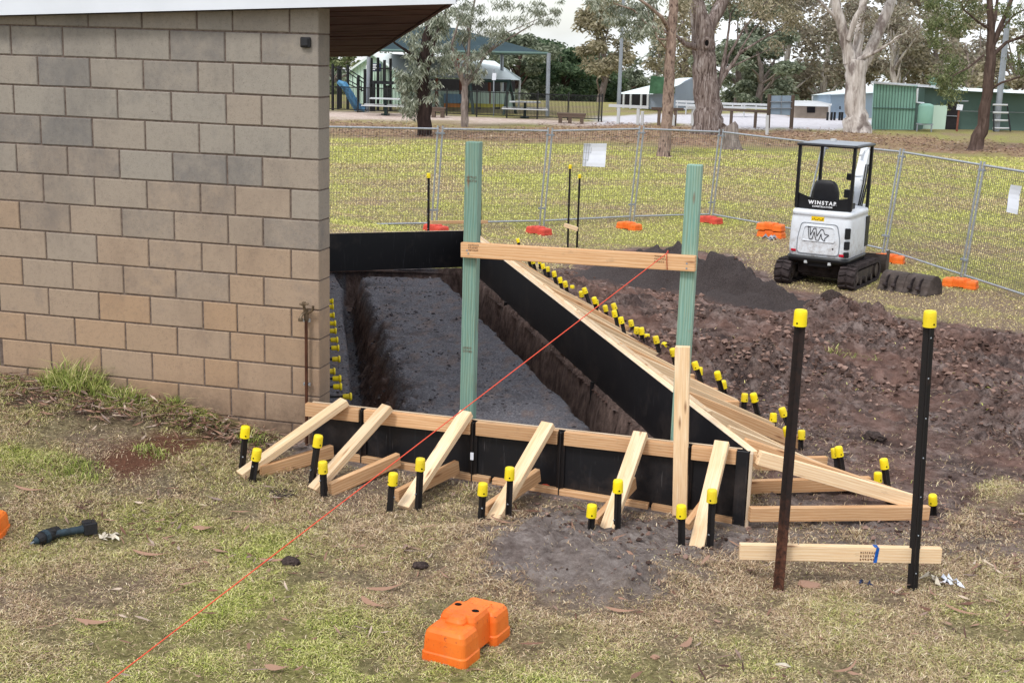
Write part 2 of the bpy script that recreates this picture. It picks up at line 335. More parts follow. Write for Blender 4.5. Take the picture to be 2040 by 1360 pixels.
PILES = [((.35, 11.15), (.75, .60), .34, .9), ((1.0, 10.95), (.70, .60), .37, 1.0), ((1.6, 10.85), (.55, .55), .30, 1.3), ((2.15, 10.45), (.55, .42), .25, 1.6), ((2.75, 10.1), (.5, .35), .2, 1.8), ((3.3, 9.75), (.45, .3), .16, 1.8), ((1.98, -1.33), (.55, .32), .10, 2.6), ((1.6, -1.1), (.6, .35), .05, 2.2), ((2.35, -1.45), (.35, .22), .05, 2.4), ((3.2, 8.9), (.5, .4), .2, 1.5), ((3.7, 7.9), (.7, .5), .14, 1.6),
         ((2.6, 8.3), (1.0, .6), .12, 1.5), ((3.3, 6.6), (1.0, .9), .14, 1.5), ((4.6, 5.6), (1.2, .8), .11, 1.5), ((3.4, 4.6), (.9, .6), .12, 1.5), ((2.0, 6.3), (.7, .7), .12, 1.5), ((3.6, 9.3), (.35, .25), .2, 1.6), ((4.9, 3.7), (.8, .5), .10, 1.4)]
def zones(x, y):
    P = np.stack([x, y], 1); j = fbm(x, y, .9, 4, 3); j2 = fbm(x, y, 3.5, 3, 5)
    def Wt(poly, soft, amp): return sstep(-soft, soft, polydist(P, poly)+amp*j*2+amp*.7*j2)
    Z = {}
    Z['soil'] = Wt(Z_SOIL, .18, .35); Z['black'] = Wt(Z_BLACK, .2, .2); Z['soil'] = np.maximum(Z['soil'], Z['black']); Z['soil'] = np.maximum(Z['soil'], sstep(-.22, -.08, polydist(P, SLAB))); Z['red'] = Wt(Z_RED, .12, .2); Z['mulch'] = Wt(Z_MULCH, .1, .15)
    Z['litter'] = np.maximum(Wt(Z_LITTER, 1.2, 2.6), Wt(Z_LIT2, 1, 2)); Z['sand'] = Wt(Z_SAND, .8, 1.4); Z['park'] = Wt(Z_PARK, .4, .5)
    Z['dry'] = np.clip(.5+fbm(x, y, .55, 4, 21)*2.1+fbm(x, y, 2.6, 3, 22)*.9, 0, 1)
    Z['dry'] = np.clip(Z['dry']+.3*Wt(Z_DRY1, .2, .3)-.25*sstep(14, 26, y), 0, 1)
    wl_ = gpoly([(-200, 745), (250, 800), (450, 840), (620, 880), (760, 960), (700, 1010), (560, 1010), (420, 1010), (260, 980), (60, 880), (-200, 900)]); wr_ = gpoly([(1470, 1035), (1900, 1030), (2040, 935), (2400, 960), (2300, 1080), (2040, 1100), (1900, 1112), (1480, 1118)]); gr_b = gpoly([(-300, 1270), (500, 1190), (840, 1190), (1050, 1230), (1500, 1240), (1900, 1180), (2300, 1150), (2300, 1420), (-300, 1420)]); gr_l = gpoly([(-100, 870), (120, 890), (240, 930), (200, 985), (60, 990), (-100, 1010)])
    wa = Wt(wl_, .15, .3); Z['dry'] = np.clip(Z['dry']+.30*wa+.12-.20*Wt(gr_b, .25, .4)-.30*Wt(gr_l, .15, .2), 0, 1)
    wb = Wt(wr_, .12, .3); Z['soil'] = np.maximum(Z['soil'], .72*wb)
    # ground worn bare and brown near the boards and stakes
    Z['worn'] = np.clip(sstep(.9, .1, np.abs(y+.55)+.25*j*2)*sstep(-.6, .6, x)*sstep(3.6, 2.6, x)*.55+.5*sstep(.02, .28, fbm(x, y, 1.3, 4, 31))+.62*wa*np.clip(.55+2*fbm(x, y, 3, 3, 33), 0, 1), 0, 1)*sstep(16, 8, y)
    return Z
def gz(x, y, Z=None, fine=True):
    x = np.asarray(x, float); y = np.asarray(y, float); z = gbase(x, y)
    if Z is None: Z = zones(x, y)
    for (cx, cy), (rx, ry), h, rg in PILES:
        ca = -.25 if cx < 2.3 and cy > 8 else .1
        dx, dy = x-cx, y-cy; u = dx*math.cos(ca)+dy*math.sin(ca); v = -dx*math.sin(ca)+dy*math.cos(ca)
        q = np.sqrt((u/rx)**2+(v/ry)**2); bump = np.where(q < 2.2, np.exp(-(q**2)*.9)-math.exp(-.9*4.84), 0)
        z = z+h*np.maximum(bump, 0)*(1+rg*1.25*fbm(x, y, 3.4, 3, 41, .5))
    if fine:
        near = sstep(18, 9, y)
        cl = fbm(x, y, 5, 5, 51, .6); cl2 = np.abs(fbm(x, y, 9, 3, 55))
        clod = sstep(2.6, 4.5, y+.3*x)*sstep(11, 9, y)*(.35+.95*np.clip(.55+3.0*fbm(x, y, .75, 3, 53), 0, 1))
        rdg = (.25-np.abs(fbm(x, y, 6.5, 3, 57, .55)))*1.0; r2 = (.22-np.abs(fbm(x, y, 15, 2, 58, .6)))
        z = z+sstep(.0, -.40, polydist(np.stack([x.ravel(), y.ravel()], 1), SLAB)).reshape(x.shape)*Z['soil']*(1-.82*Z['black'])*(cl*(.06+.32*clod)+(rdg*.20+r2*.15)*(.25+1.05*clod+.75*sstep(1.2, -.2, y+.35*x-1))-.02)*near
        z = z+(1-Z['soil'])*fbm(x, y, 3, 4, 61)*.035*near+fbm(x, y, .35, 3, 63)*.10*sstep(12, 22, y)*sstep(60, 45, y)
    return z
SLAB_ = [(-.02, -.09), (2.87, -.13), (-1.50, 8.30), (-3.1, 7.2), (-.37, .25)]

def axis(lo, hi, st, far_lo, far_hi, gr):
    a = list(np.arange(lo, hi, st)); s = st; v = lo
    left = []
    while v > far_lo: s *= gr; v -= s; left.append(v)
    s = st; v = a[-1]; right = []
    while v < far_hi: s *= gr; v += s; right.append(v)
    return np.array(left[::-1]+a+right)
gx = axis(-3.2, 6.4, .036, -700, 700, 1.07); gy = axis(-4.0, 13.0, .036, -60, 1100, 1.045)
X, Y = np.meshgrid(gx, gy); xf, yf = X.ravel(), Y.ravel(); ZN = zones(xf, yf); zf_ = gz(xf, yf, ZN)
nx, ny = len(gx), len(gy); idx = np.arange(nx*ny).reshape(ny, nx)
FQ = np.stack([idx[:-1, :-1], idx[:-1, 1:], idx[1:, 1:], idx[1:, :-1]], -1).reshape(-1, 4)
ctr = np.stack([xf, yf], 1)[FQ].mean(1); FQ = FQ[polydist(ctr, SLAB) < .03]
at1 = np.stack([ZN['soil'], ZN['litter'], ZN['sand'], ZN['dry']], 1); at2 = np.stack([ZN['black'], ZN['red'], ZN['mulch'], ZN['park']], 1); at3 = np.stack([ZN['worn']]*3+[np.ones(len(xf))], 1); at4 = np.stack([sstep(1.2, -.2, yf+.35*xf-1)]*3+[np.ones(len(xf))], 1)

q = NT('ground_soil_and_turf', .95, .12)
PALE = q.n('ShaderNodeAttribute', attribute_name='zone_p'); A1 = q.n('ShaderNodeAttribute', attribute_name='zone_a'); A2 = q.n('ShaderNodeAttribute', attribute_name='zone_b'); A3 = q.n('ShaderNodeAttribute', attribute_name='zone_c')
S1 = q.n('ShaderNodeSeparateColor'); S2 = q.n('ShaderNodeSeparateColor'); q.l(A1.outputs['Color'], S1.inputs[0]); q.l(A2.outputs['Color'], S2.inputs[0])
v = q.coord(); fine = q.noise(v, 30, 8, .82); mid = q.noise(v, 5, 6, .65); big = q.noise(v, .5, 4, .6); vf = q.noise(v, 110, 4, .7)
turf_g = q.ramp(fine, [(.3, lin(66, 60, 40)), (.5, lin(146, 144, 82)), (.70, lin(204, 200, 126))])
turf_d = q.ramp(fine, [(.3, lin(66, 54, 48)), (.5, lin(142, 122, 102)), (.70, lin(206, 186, 158))])
turf = q.mix(A1.outputs['Alpha'], turf_g, turf_d)
turf = q.mix(q.math('MULTIPLY', A3.outputs['Fac'], .8), turf, q.ramp(fine, [(.3, lin(66, 54, 50)), (.5, lin(122, 106, 97)), (.7, lin(168, 152, 140))]))
soil = q.ramp(mid, [(.3, lin(82, 67, 62)), (.5, lin(132, 112, 105)), (.72, lin(172, 156, 150))]); soil = q.mix(q.ramp(q.noise(v, 17, 8, .8), [(.40, g(.8)), (.54, g(0))]), soil, lin(54, 43, 42)); soil = q.mix(q.ramp(fine, [(.58, g(0)), (.74, g(.6))]), soil, lin(168, 148, 142))  # noise hollows go near-black brown: crevice shade put into the soil colour
soil = q.mix(q.ramp(q.noise(v, .9, 6, .65), [(.46, g(0)), (.60, g(.8))]), soil, q.ramp(mid, [(.3, lin(96, 70, 62)), (.7, lin(158, 124, 112))])); soil = q.mix(q.ramp(q.noise(v, 1.3, 5, .65), [(.54, g(0)), (.66, g(.7))]), soil, lin(66, 56, 56))
soil = q.mix(q.math('MULTIPLY', PALE.outputs['Fac'], .8), soil, q.ramp(q.noise(q.coord(scale=(.6, 1.6, 1)), 13, 8, .75), [(.32, lin(96, 86, 82)), (.5, lin(152, 141, 136)), (.68, lin(192, 182, 177))]))
soil = q.mix(S2.outputs[0], soil, q.ramp(vf, [(.3, lin(48, 43, 43)), (.55, lin(84, 76, 75)), (.75, lin(124, 114, 111))]))
c = q.mix(S1.outputs[0], turf, soil)
c = q.mix(S2.outputs[1], c, q.ramp(fine, [(.3, lin(86, 60, 50)), (.7, lin(140, 98, 78))]))
c = q.mix(q.math('MULTIPLY', S2.outputs[2], .85), c, q.ramp(fine, [(.3, lin(60, 48, 44)), (.7, lin(120, 98, 86))]))
lit = q.ramp(q.noise(v, 3.4, 6, .75), [(.3, lin(98, 80, 68)), (.48, lin(150, 120, 98)), (.7, lin(192, 162, 136))])
c = q.mix(q.math('MULTIPLY', S1.outputs[1], .80), c, lit)
c = q.mix(S1.outputs[2], c, q.ramp(mid, [(.3, lin(176, 152, 140)), (.7, lin(214, 200, 190))]))
c = q.mix(A2.outputs['Alpha'], c, q.ramp(mid, [(.3, lin(190, 186, 190)), (.7, lin(216, 214, 220))]))
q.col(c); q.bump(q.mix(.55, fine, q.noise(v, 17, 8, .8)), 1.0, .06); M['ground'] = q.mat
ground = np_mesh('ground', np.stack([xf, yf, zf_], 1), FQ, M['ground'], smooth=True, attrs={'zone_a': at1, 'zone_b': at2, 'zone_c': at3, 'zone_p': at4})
tag(ground, kind='structure')

# soil inside the formwork: a flat-topped bank with a trench dug round it
ii = np.arange(-.05, 2.75, .022); aa = np.arange(-.35, 9.62, .026); II, AA = np.meshgrid(ii, aa); I, A = II.ravel(), AA.ravel()
wx = FR[0]-NB[0]*I+TB[0]*A; wy = FR[1]-NB[1]*I+TB[1]*A
n1 = fbm(wx, wy, 2.2, 4, 71); n2 = fbm(wx, wy, 7, 4, 73); n3 = np.abs(fbm(wx, wy, 14, 3, 75))
R1 = .46+.08*n1*2+.06*n2*2; L1 = np.clip(1.53-.027*(A-3), 1.36, 1.55)+.16*n1+.07*n2*2; L2 = np.maximum(np.clip(1.86-.078*(A-4.4), 1.55, 1.98)+.06*n2+.06*n1, L1+.10)
z = -.46+0*I
top = .045+.03*n1*2+.016*n2*2-.03*sstep(4, 9, A)+.05*sstep(L1-.35, L1-.05, I)*(.5+n1)
z = np.where(I > R1-.10, -.46+(top+.46)*sstep(0, .10, I-R1+.10), z)                     # right bank of the mound
sl = sstep(0, 1, (I-L1)/np.maximum(L2-L1, .05)); n4 = .22-np.abs(fbm(wx, wy, 4.5, 4, 77, .6)); rough = (n2*.9+n3*1.1)*.13+n4*.28
z = np.where(I > L1, top+(-.42-top)*sl**1.6+rough*np.sin(np.clip(sl, 0, 1)*math.pi), z)   # crumbled left slope
z = np.where(I > L2, -.55, z); z = np.where(I > L2+.11+.02*n2, -.55+(.52+.03*n1)*sstep(0, .05, I-L2-.11), z)   # ledge along the wall
far = sstep(8.75+.08*n1, 8.95+.08*n1, A)*(I < L2+.05); z = z*(1-far)-.46*far
wallr = sstep(.085, .02, I+.06*n1+.13*n2); z = np.maximum(z, -.46+.49*wallr)     # cut face under the long board
z = np.where(A > 9.42, np.maximum(z, -.46+.44*sstep(9.42, 9.5, A)), z)
z = z+n3*.03+n2*.014
idx = np.arange(len(I)).reshape(len(aa), len(ii)); FT = np.stack([idx[:-1, :-1], idx[1:, :-1], idx[1:, 1:], idx[:-1, 1:]], -1).reshape(-1, 4)
ct = np.stack([wx, wy], 1)[FT].mean(1); FT = FT[polydist(ct, SLAB) > -.45]; FT = FT[(polydist(np.stack([wx, wy], 1)[FT].mean(1), [(-9, .19), (-9, -3), (6, -3), (6, -.13), (0, -.06)]) < 0)]
pos = np.stack([wx, wy, z], 1)
# push the cut faces about so that they read as chunks of earth
k = (z < -.05) & (z > -.45); pos[k] += sstep(-.05, -.18, z[k])[:, None]* (NB[None, :]*((.16-np.abs(fbm(wx[k]*1.0+z[k]*2, wy[k]+z[k]*1.6, 5, 4, 81, .6)))*-.13)[:, None])*((A[k] < 9.1) & (I[k] > .0))[:, None]
z = z+0
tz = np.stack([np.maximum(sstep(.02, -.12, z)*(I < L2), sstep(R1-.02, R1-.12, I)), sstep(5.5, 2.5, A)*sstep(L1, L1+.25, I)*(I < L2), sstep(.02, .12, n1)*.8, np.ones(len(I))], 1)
q = NT('dug_damp_soil', .92, .2); AT = q.n('ShaderNodeAttribute', attribute_name='zone_a'); S1 = q.n('ShaderNodeSeparateColor'); q.l(AT.outputs['Color'], S1.inputs[0])
v = q.coord(); fine = q.noise(v, 55, 8, .8); mid = q.noise(q.coord(scale=(1, 1, .4)), 14, 8, .75); st = q.noise(q.coord(scale=(1, .35, 1)), 9, 4, .6)
c = q.ramp(fine, [(.3, lin(58, 56, 62)), (.5, lin(108, 106, 112)), (.70, lin(168, 166, 172))]); c = q.mix(q.ramp(st, [(.50, g(0)), (.64, g(.7))]), c, q.ramp(fine, [(.3, lin(84, 70, 66)), (.7, lin(158, 140, 134))])); c = q.mix(q.ramp(q.noise(v, 2.4, 6, .7), [(.52, g(0)), (.66, g(.6))]), c, lin(66, 62, 66))
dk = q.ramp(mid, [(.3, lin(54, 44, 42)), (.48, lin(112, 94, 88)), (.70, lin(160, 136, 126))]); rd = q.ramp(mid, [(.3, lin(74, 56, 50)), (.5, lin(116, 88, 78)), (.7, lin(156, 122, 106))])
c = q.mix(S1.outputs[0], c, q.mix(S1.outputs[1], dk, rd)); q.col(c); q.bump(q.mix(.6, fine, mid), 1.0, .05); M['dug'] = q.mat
trench = np_mesh('trench_soil', pos, FT, M['dug'], smooth=True, attrs={'zone_a': tz}); tag(trench, kind='structure')

# ------------------------------------------------------------------ grass blades and leaf litter (nobody could count them)
q = NT('grass_blades', .6, .25); ge = q.n('ShaderNodeNewGeometry'); AT = q.n('ShaderNodeAttribute', attribute_name='tone')
gr_ = q.ramp(ge.outputs['Random Per Island'], [(0, lin(84, 94, 40)), (.3, lin(144, 160, 64)), (.7, lin(196, 200, 108)), (1, lin(226, 222, 152))])
dr_ = q.ramp(ge.outputs['Random Per Island'], [(0, lin(116, 92, 76)), (.45, lin(178, 150, 124)), (.8, lin(214, 188, 156)), (1, lin(238, 222, 194))])
q.col(q.mix(AT.outputs['Fac'], gr_, dr_)); M['blade'] = q.mat
def blades(x, y, z, h, wd, lean, tone):
    n = len(x); th = RS.rand(n)*2*math.pi; la = RS.rand(n)*2*math.pi
    bx, by = np.cos(th)*wd, np.sin(th)*wd; lx, ly = np.cos(la)*lean*h, np.sin(la)*lean*h
    b = np.stack([x, y, z], 1); s = np.stack([bx, by, 0*bx], 1); mid = b+np.stack([lx*.35, ly*.35, h*.6], 1); tip = b+np.stack([lx, ly, h*(1-.3*lean)], 1)
    Vt = np.stack([b-s, b+s, mid+s*.75, tip, mid-s*.75], 1).reshape(-1, 3)
    o = np.arange(n)[:, None]*5; F = np.concatenate([o+np.array([[0, 1, 2, 4]]), o+np.array([[4, 2, 3, 3]])], 0)
    t = np.repeat(tone, 5)
    return Vt, o, t
def grass(name, x, y, h, wd, lean, tone, zoff=-.006):
    Z = zones(x, y); p = (1-Z['soil'])*(1-Z['red']*.92)*(1-Z['mulch']*.45)*(1-Z['litter']*.5)*(1-Z['sand'])*(1-Z['park'])*(1-.80*Z['worn'])
    p = p*np.where(polydist(np.stack([x, y], 1), SLAB) > -.03, 0, 1)*np.where((x < .02) & (y > -.03) & (y < 8), 0, 1)
    k = RS.rand(len(x)) < p+.022*Z['soil']*(y < 6); x, y, h, wd, lean = x[k], y[k], h[k], wd[k], lean[k]
    if polydist is not None:
        kk = np.where(polydist(np.stack([x, y], 1), SLAB) > -.03, False, True) & ~((x < .02) & (y > -.03) & (y < 8)); x, y, h, wd, lean = x[kk], y[kk], h[kk], wd[kk], lean[kk]
    Z = zones(x, y); zz = gz(x, y, Z)+zoff; tn = np.clip(tone(Z, x, y)+RS.randn(len(x))*.30, 0, 1)
    Vt, o, t = blades(x, y, zz, h, wd, lean, tn)
    n = len(x); F = np.empty((n*3, 3), np.int32); F[0::3] = o+np.array([[0, 1, 2]]); F[1::3] = o+np.array([[0, 2, 4]]); F[2::3] = o+np.array([[4, 2, 3]])
    ob = np_mesh(name, Vt, F, M['blade'], attrs={'tone': np.stack([t]*3+[np.ones(len(t))], 1)}); tag(ob, kind='stuff'); return ob
def wedge(n, d0, d1, ex=1.0, mar=1.1):      # points on the ground in the part of the park the photo looks at
    u = RS.rand(n); d = (d0**ex+(d1**ex-d0**ex)*u)**(1/ex); s = (RS.rand(n)*2-1)*mar*.385*d
    return CAM[0]+math.sin(YAW)*d+math.cos(YAW)*s, CAM[1]+math.cos(YAW)*d-math.sin(YAW)*s
x, y = wedge(900000, 5.1, 10.2, 1.75, 1.16)
tuft = np.clip(.55+fbm(x, y, 4.5, 3, 91)*2.2, .15, 1.3)
grass('lawn_grass', x, y, (.018+.036*RS.rand(len(x)))*tuft, .0016+.0016*RS.rand(len(x)), .6+1.5*RS.rand(len(x)), lambda Z, x, y: np.maximum((Z['dry']-.5)*1.15+.53+.25*Z['worn'], Z['soil']))
x, y = wedge(300000, 10.5, 48, .55, 1.15)
d_ = np.hypot(x-CAM[0], y-CAM[1])
M['blade_near'] = M['blade']; q = NT('park_grass_blades', .6, .25); ge = q.n('ShaderNodeNewGeometry'); AT = q.n('ShaderNodeAttribute', attribute_name='tone')
q.col(q.mix(AT.outputs['Fac'], q.ramp(ge.outputs['Random Per Island'], [(0, lin(182, 188, 92)), (.4, lin(202, 204, 106)), (.75, lin(216, 214, 120)), (1, lin(228, 224, 150))]), q.ramp(ge.outputs['Random Per Island'], [(0, lin(172, 150, 108)), (.5, lin(202, 180, 132)), (1, lin(226, 208, 164))]))); M['blade'] = q.mat
grass('park_grass', x, y, (.022+.028*RS.rand(len(x)))*np.clip(d_/24, .7, 1.5), (.004+.004*RS.rand(len(x)))*np.clip(d_/20, .7, 2.2), .9+1.4*RS.rand(len(x)), lambda Z, x, y: (Z['dry']-.5)*1.3+.36); M['blade'] = M['blade_near']
x, y = wedge(300000, 5.1, 12, 1.7, 1.06)
Zt = zones(x, y); k = RS.rand(len(x)) < np.clip(.22+.25*Zt['worn']+.25*Zt['dry'], 0, 1); x, y = x[k], y[k]
grass('dead_thatch', x, y, .007+.010*RS.rand(len(x)), .0012+.0012*RS.rand(len(x)), 2.0+3.0*RS.rand(len(x)), lambda Z, x, y: .86+0*x, -.001)
# long tufts by the block wall
def tuft_pts(cx, cy, r, n): a = RS.rand(n)*2*math.pi; q_ = np.sqrt(RS.rand(n))*r; return cx+np.cos(a)*q_, cy+np.sin(a)*q_*.6
q = NT('long_grass', .55, .25); ge = q.n('ShaderNodeNewGeometry')
q.col(q.ramp(ge.outputs['Random Per Island'], [(0, lin(96, 112, 50)), (.45, lin(142, 156, 76)), (.72, lin(180, 184, 104)), (1, lin(212, 196, 150))])); M['long'] = q.mat
TUFTS = [(150, 772, .26, 900, .30, 'bushy green grass clump against the block wall'), (240, 796, .20, 450, .16, 'low spreading grass clump beside the bushy one by the wall'), (350, 806, .07, 130, .15, 'small yellowish grass tuft at the foot of the wall'), (300, 900, .14, 160, .10, 'thin grass tuft on the reddish soil in front of the wall'), (130, 935, .30, 800, .10, 'thick dark green grass patch left of the red soil'), (500, 880, .12, 140, .16, 'wispy dry grass tuft by the leftmost brace')]
for px, py, r, n, h, lb in TUFTS:
    P = gpt(px, py); x, y = tuft_pts(P[0], P[1], r, n); k = y < -.03; x, y = x[k], y[k]; n = len(x)
    Vt, o, t = blades(x, y, gz(x, y)-.01, h*(.35+.75*RS.rand(n))*np.exp(-((x-P[0])**2+((y-P[1])/.6)**2)/(r*r*1.2)), .0024+.0018*RS.rand(n), .3+.9*RS.rand(n), np.zeros(n))
    F = np.empty((n*3, 3), np.int32); F[0::3] = o+np.array([[0, 1, 2]]); F[1::3] = o+np.array([[0, 2, 4]]); F[2::3] = o+np.array([[4, 2, 3]])
    tag(np_mesh('grass_tuft', Vt, F, M['long'], loc=P), lb, 'grass tuft')
# small grass sods lying on the dug soil
for px, py, r, n, h, lb in ((1720, 745, .16, 90, .12, 'small grass sod on the dark churned soil beside the tall stakes'), (1660, 735, .1, 60, .1, 'smaller grass sod on the churned soil left of the other one')):
    P = gpt(px, py); x, y = tuft_pts(P[0], P[1], r, n)
    Vt, o, t = blades(x, y, gz(x, y)-.01, h*(.4+.6*RS.rand(n)), .002+.002*RS.rand(n), .5+1*RS.rand(n), np.zeros(n))
    F = np.empty((n*3, 3), np.int32); F[0::3] = o+np.array([[0, 1, 2]]); F[1::3] = o+np.array([[0, 2, 4]]); F[2::3] = o+np.array([[4, 2, 3]])
    tag(np_mesh('grass_tuft', Vt, F, M['long'], loc=P), lb, 'grass tuft')
# fallen gum leaves and bark
q = NT('fallen_leaves', .7, .25); ge = q.n('ShaderNodeNewGeometry')
q.col(q.ramp(ge.outputs['Random Per Island'], [(0, lin(64, 44, 38)), (.3, lin(112, 80, 66)), (.6, lin(158, 124, 104)), (.88, lin(136, 118, 110)), (1, lin(200, 180, 160))])); M['fallen'] = q.mat
def leafstrips(name, x, y, Ls, W, zo=.012):
    n = len(x); z = gz(x, y)+zo*RS.rand(n)*1.6+.004; th = RS.rand(n)*2*math.pi; cv = (RS.rand(n)-.5)*.9; tilt = (RS.rand(n)-.5)*.45
    V_ = []; ts = np.array([0, .3, .65, 1.0]); ws = np.array([.15, 1, .8, .05])
    for t, wv in zip(ts, ws):
        s = (t-.5)*Ls; a = th+cv*(t-.5); cx = x+np.cos(th+cv*(t-.5)*.5)*s; cy = y+np.sin(th+cv*(t-.5)*.5)*s; cz = z+tilt*s+.25*Ls*(t-.5)**2*(RS.rand(n)*.6)
        px_, py_ = -np.sin(a)*W*wv, np.cos(a)*W*wv; rl = (RS.rand(n)-.5)*W*1.2
        V_.append(np.stack([cx-px_, cy-py_, cz-rl*wv], 1)); V_.append(np.stack([cx+px_, cy+py_, cz+rl*wv], 1))
    Vt = np.stack(V_, 1).reshape(-1, 3); o = np.arange(n)[:, None]*8
    F = np.concatenate([o+np.array([[0, 1, 3, 2]]), o+np.array([[2, 3, 5, 4]]), o+np.array([[4, 5, 7, 6]])], 0)
    return np_mesh(name, Vt, F, M['fallen'])
x, y = wedge(4200, 5.1, 11, 1.6); Zt = zones(x, y); k = (RS.rand(len(x)) < .10+1.1*sstep(.04, .25, fbm(x, y, 2.0, 3, 101))+Zt['mulch']) & (RS.rand(len(x)) > Zt['soil']*.8) & (polydist(np.stack([x, y], 1), SLAB) < -.05) & ~((x < .02) & (y > -.05)); x, y = x[k], y[k]
tag(leafstrips('fallen_leaves', x, y, .05+.09*RS.rand(len(x)), .004+.0065*RS.rand(len(x))**1.5, .030), kind='stuff')
n = 850; t_ = RS.rand(n); pm = np.array([gpt(a, b)[:2] for a, b in ((0, 752), (60, 775), (120, 800), (200, 805), (280, 815), (340, 822), (420, 850), (480, 870), (540, 885))]); si = RS.randint(0, len(pm)-1, n); P2 = pm[si]+(pm[si+1]-pm[si])*t_[:, None]+RS.randn(n, 2)*np.array([.14, .13]); k = P2[:, 1] < -.03; P2 = P2[k]
tag(leafstrips('wall_leaf_litter', P2[:, 0], P2[:, 1], .05+.11*RS.rand(len(P2)), .003+.005*RS.rand(len(P2)), .03), kind='stuff')
x, y = wedge(90000, 30, 75, 1.0); Zt = zones(x, y); k = RS.rand(len(x)) < Zt['litter']*.6; x, y = x[k], y[k]; dd = np.hypot(x-CAM[0], y-CAM[1])
tag(leafstrips('park_leaf_litter', x, y, (.09+.11*RS.rand(len(x))), (.014+.016*RS.rand(len(x))), .04), kind='stuff')
# single larger bark strips and leaves
for px, py, l, wd, az, lb in ((550, 1122, .2, .012, .5, 'curled reddish bark strip on the grass right of the cordless tool'), (300, 1112, .24, .014, .15, 'long tan bark strip lying on the grass at the lower left'), (190, 1250, .22, .018, .3, 'curved brown bark strip at the lower left edge of the lawn'), (405, 1058, .13, .022, .4, 'broad pinkish dry leaf between the tool and the string'), (1000, 1052, .2, .012, -.3, 'pale bark strip at the foot of the fourth front brace'), (770, 1180, .22, .016, .7, 'bundle like tan bark strip left of the small soil heap'), (740, 1210, .2, .02, -.4, 'pale wide bark strip left of the orange block'), (1240, 1228, .19, .013, .2, 'thin bark strip right behind the orange block'), (1690, 1340, .2, .009, 1.0, 'thin grey twig at the bottom edge right of the orange block'), (1920, 1228, .24, .010, -.3, 'long thin dark twig on the grass at the far lower right'), (550, 1338, .12, .022, .2, 'broad grey leaf at the bottom edge beside the string'), (1370, 1292, .13, .02, 1.3, 'single dry leaf right of the orange block near the bottom'), (60, 985, .25, .012, .1, 'pale timber sliver on the grass at the left edge'), (1475, 1100, .2, .014, 2.2, 'curled grey bark by the foot of the rightmost front brace')):
    P = gpt(px, py); P[2] = float(gz(np.array([P[0]]), np.array([P[1]]))[0]); mb = MB(); N = 9; row = []
    for i in range(N):
        t = i/(N-1)-.5; a = az+t*1.1; c_ = P+np.array([math.cos(az+t*.5), math.sin(az+t*.5), 0])*t*l+np.array([0, 0, .024+.05*l*4*t*t]); s = wd*.58*(1-(2*t)**4*.8); nrm = np.array([-math.sin(a), math.cos(a), .5*math.sin(i*.6)])
        row.append((c_-nrm*s, c_+nrm*s+np.array([0, 0, .4*s])))
    mb.add([p_ for r_ in row for p_ in r_], [(2*i, 2*i+1, 2*i+3, 2*i+2) for i in range(N-1)], 0, True)
    tag(mb.build('bark_strip', M['fallen'], loc=P), lb, 'bark strip')
# clods of dark earth dropped on the lawn
q = NT('dark_clod', .95, .1); v = q.coord(); q.col(q.ramp(q.noise(v, 60, 5), [(.3, lin(40, 34, 34)), (.7, lin(82, 70, 66))])); q.bump(q.noise(v, 90, 4), .6, .01); M['clod'] = q.mat
def clod(px, py, r, lb, flat=.6, mat='clod', name='soil_clod', cat='soil clod'):
    P = gpt(px, py); P[2] = float(gz(np.array([P[0]]), np.array([P[1]]))[0]); bm = bmesh.new(); bmesh.ops.create_icosphere(bm, subdivisions=3, radius=1)
    sx = random.uniform(0, 50)
    for vv in bm.verts:
        n_ = 1+.55*float(fbm(vv.co.x*1+sx+vv.co.z, vv.co.y-sx+vv.co.z*.7, 1.7, 4, 3))*1.6; vv.co = Vector((vv.co.x*n_*r*1.25, vv.co.y*n_*r, vv.co.z*n_*r*flat+r*flat*.45))
    me = bpy.data.meshes.new(name); bm.to_mesh(me); bm.free(); me.materials.append(M[mat]); o = bpy.data.objects.new(name, me); C.objects.link(o); o.location = V3(P); tag(o, lb, cat); return o
clod(578, 1124, .045, 'dark earth clod on the lawn left of the string'); clod(838, 1140, .035, 'dark earth clod left of the small soil heap'); clod(565, 982, .07, 'dark loose soil clump between the two leftmost front braces', .18); clod(1655, 612, .13, 'upright dark earth lump between the spoil heap and the excavator', 1.3); clod(1740, 873, .07, 'long dark earth clod on the churned soil between the tall stakes', .5)

# loose crumbs of earth over the dug ground (nobody could count them)
def crumbs(name, x, y, r, mat):
    n = len(x); t = (1+5**.5)/2; ico = np.array([(-1, t, 0), (1, t, 0), (-1, -t, 0), (1, -t, 0), (0, -1, t), (0, 1, t), (0, -1, -t), (0, 1, -t), (t, 0, -1), (t, 0, 1), (-t, 0, -1), (-t, 0, 1)], float)/1.9
    fc = np.array([(0, 11, 5), (0, 5, 1), (0, 1, 7), (0, 7, 10), (0, 10, 11), (1, 5, 9), (5, 11, 4), (11, 10, 2), (10, 7, 6), (7, 1, 8), (3, 9, 4), (3, 4, 2), (3, 2, 6), (3, 6, 8), (3, 8, 9), (4, 9, 5), (2, 4, 11), (6, 2, 10), (8, 6, 7), (9, 8, 1)])
    z = gz(x, y)+r*.15; Vt = ico[None]*(r[:, None, None])*(1+.45*RS.randn(n, 12, 1).clip(-1.5, 1.5))*np.stack([.8+.7*RS.rand(n), .8+.7*RS.rand(n), .55+.4*RS.rand(n)], 1)[:, None, :]
    Vt = Vt+np.stack([x, y, z], 1)[:, None, :]; F = (np.arange(n)[:, None, None]*12+fc[None]).reshape(-1, 3); return tag(np_mesh(name, Vt.reshape(-1, 3), F, mat), kind='stuff')
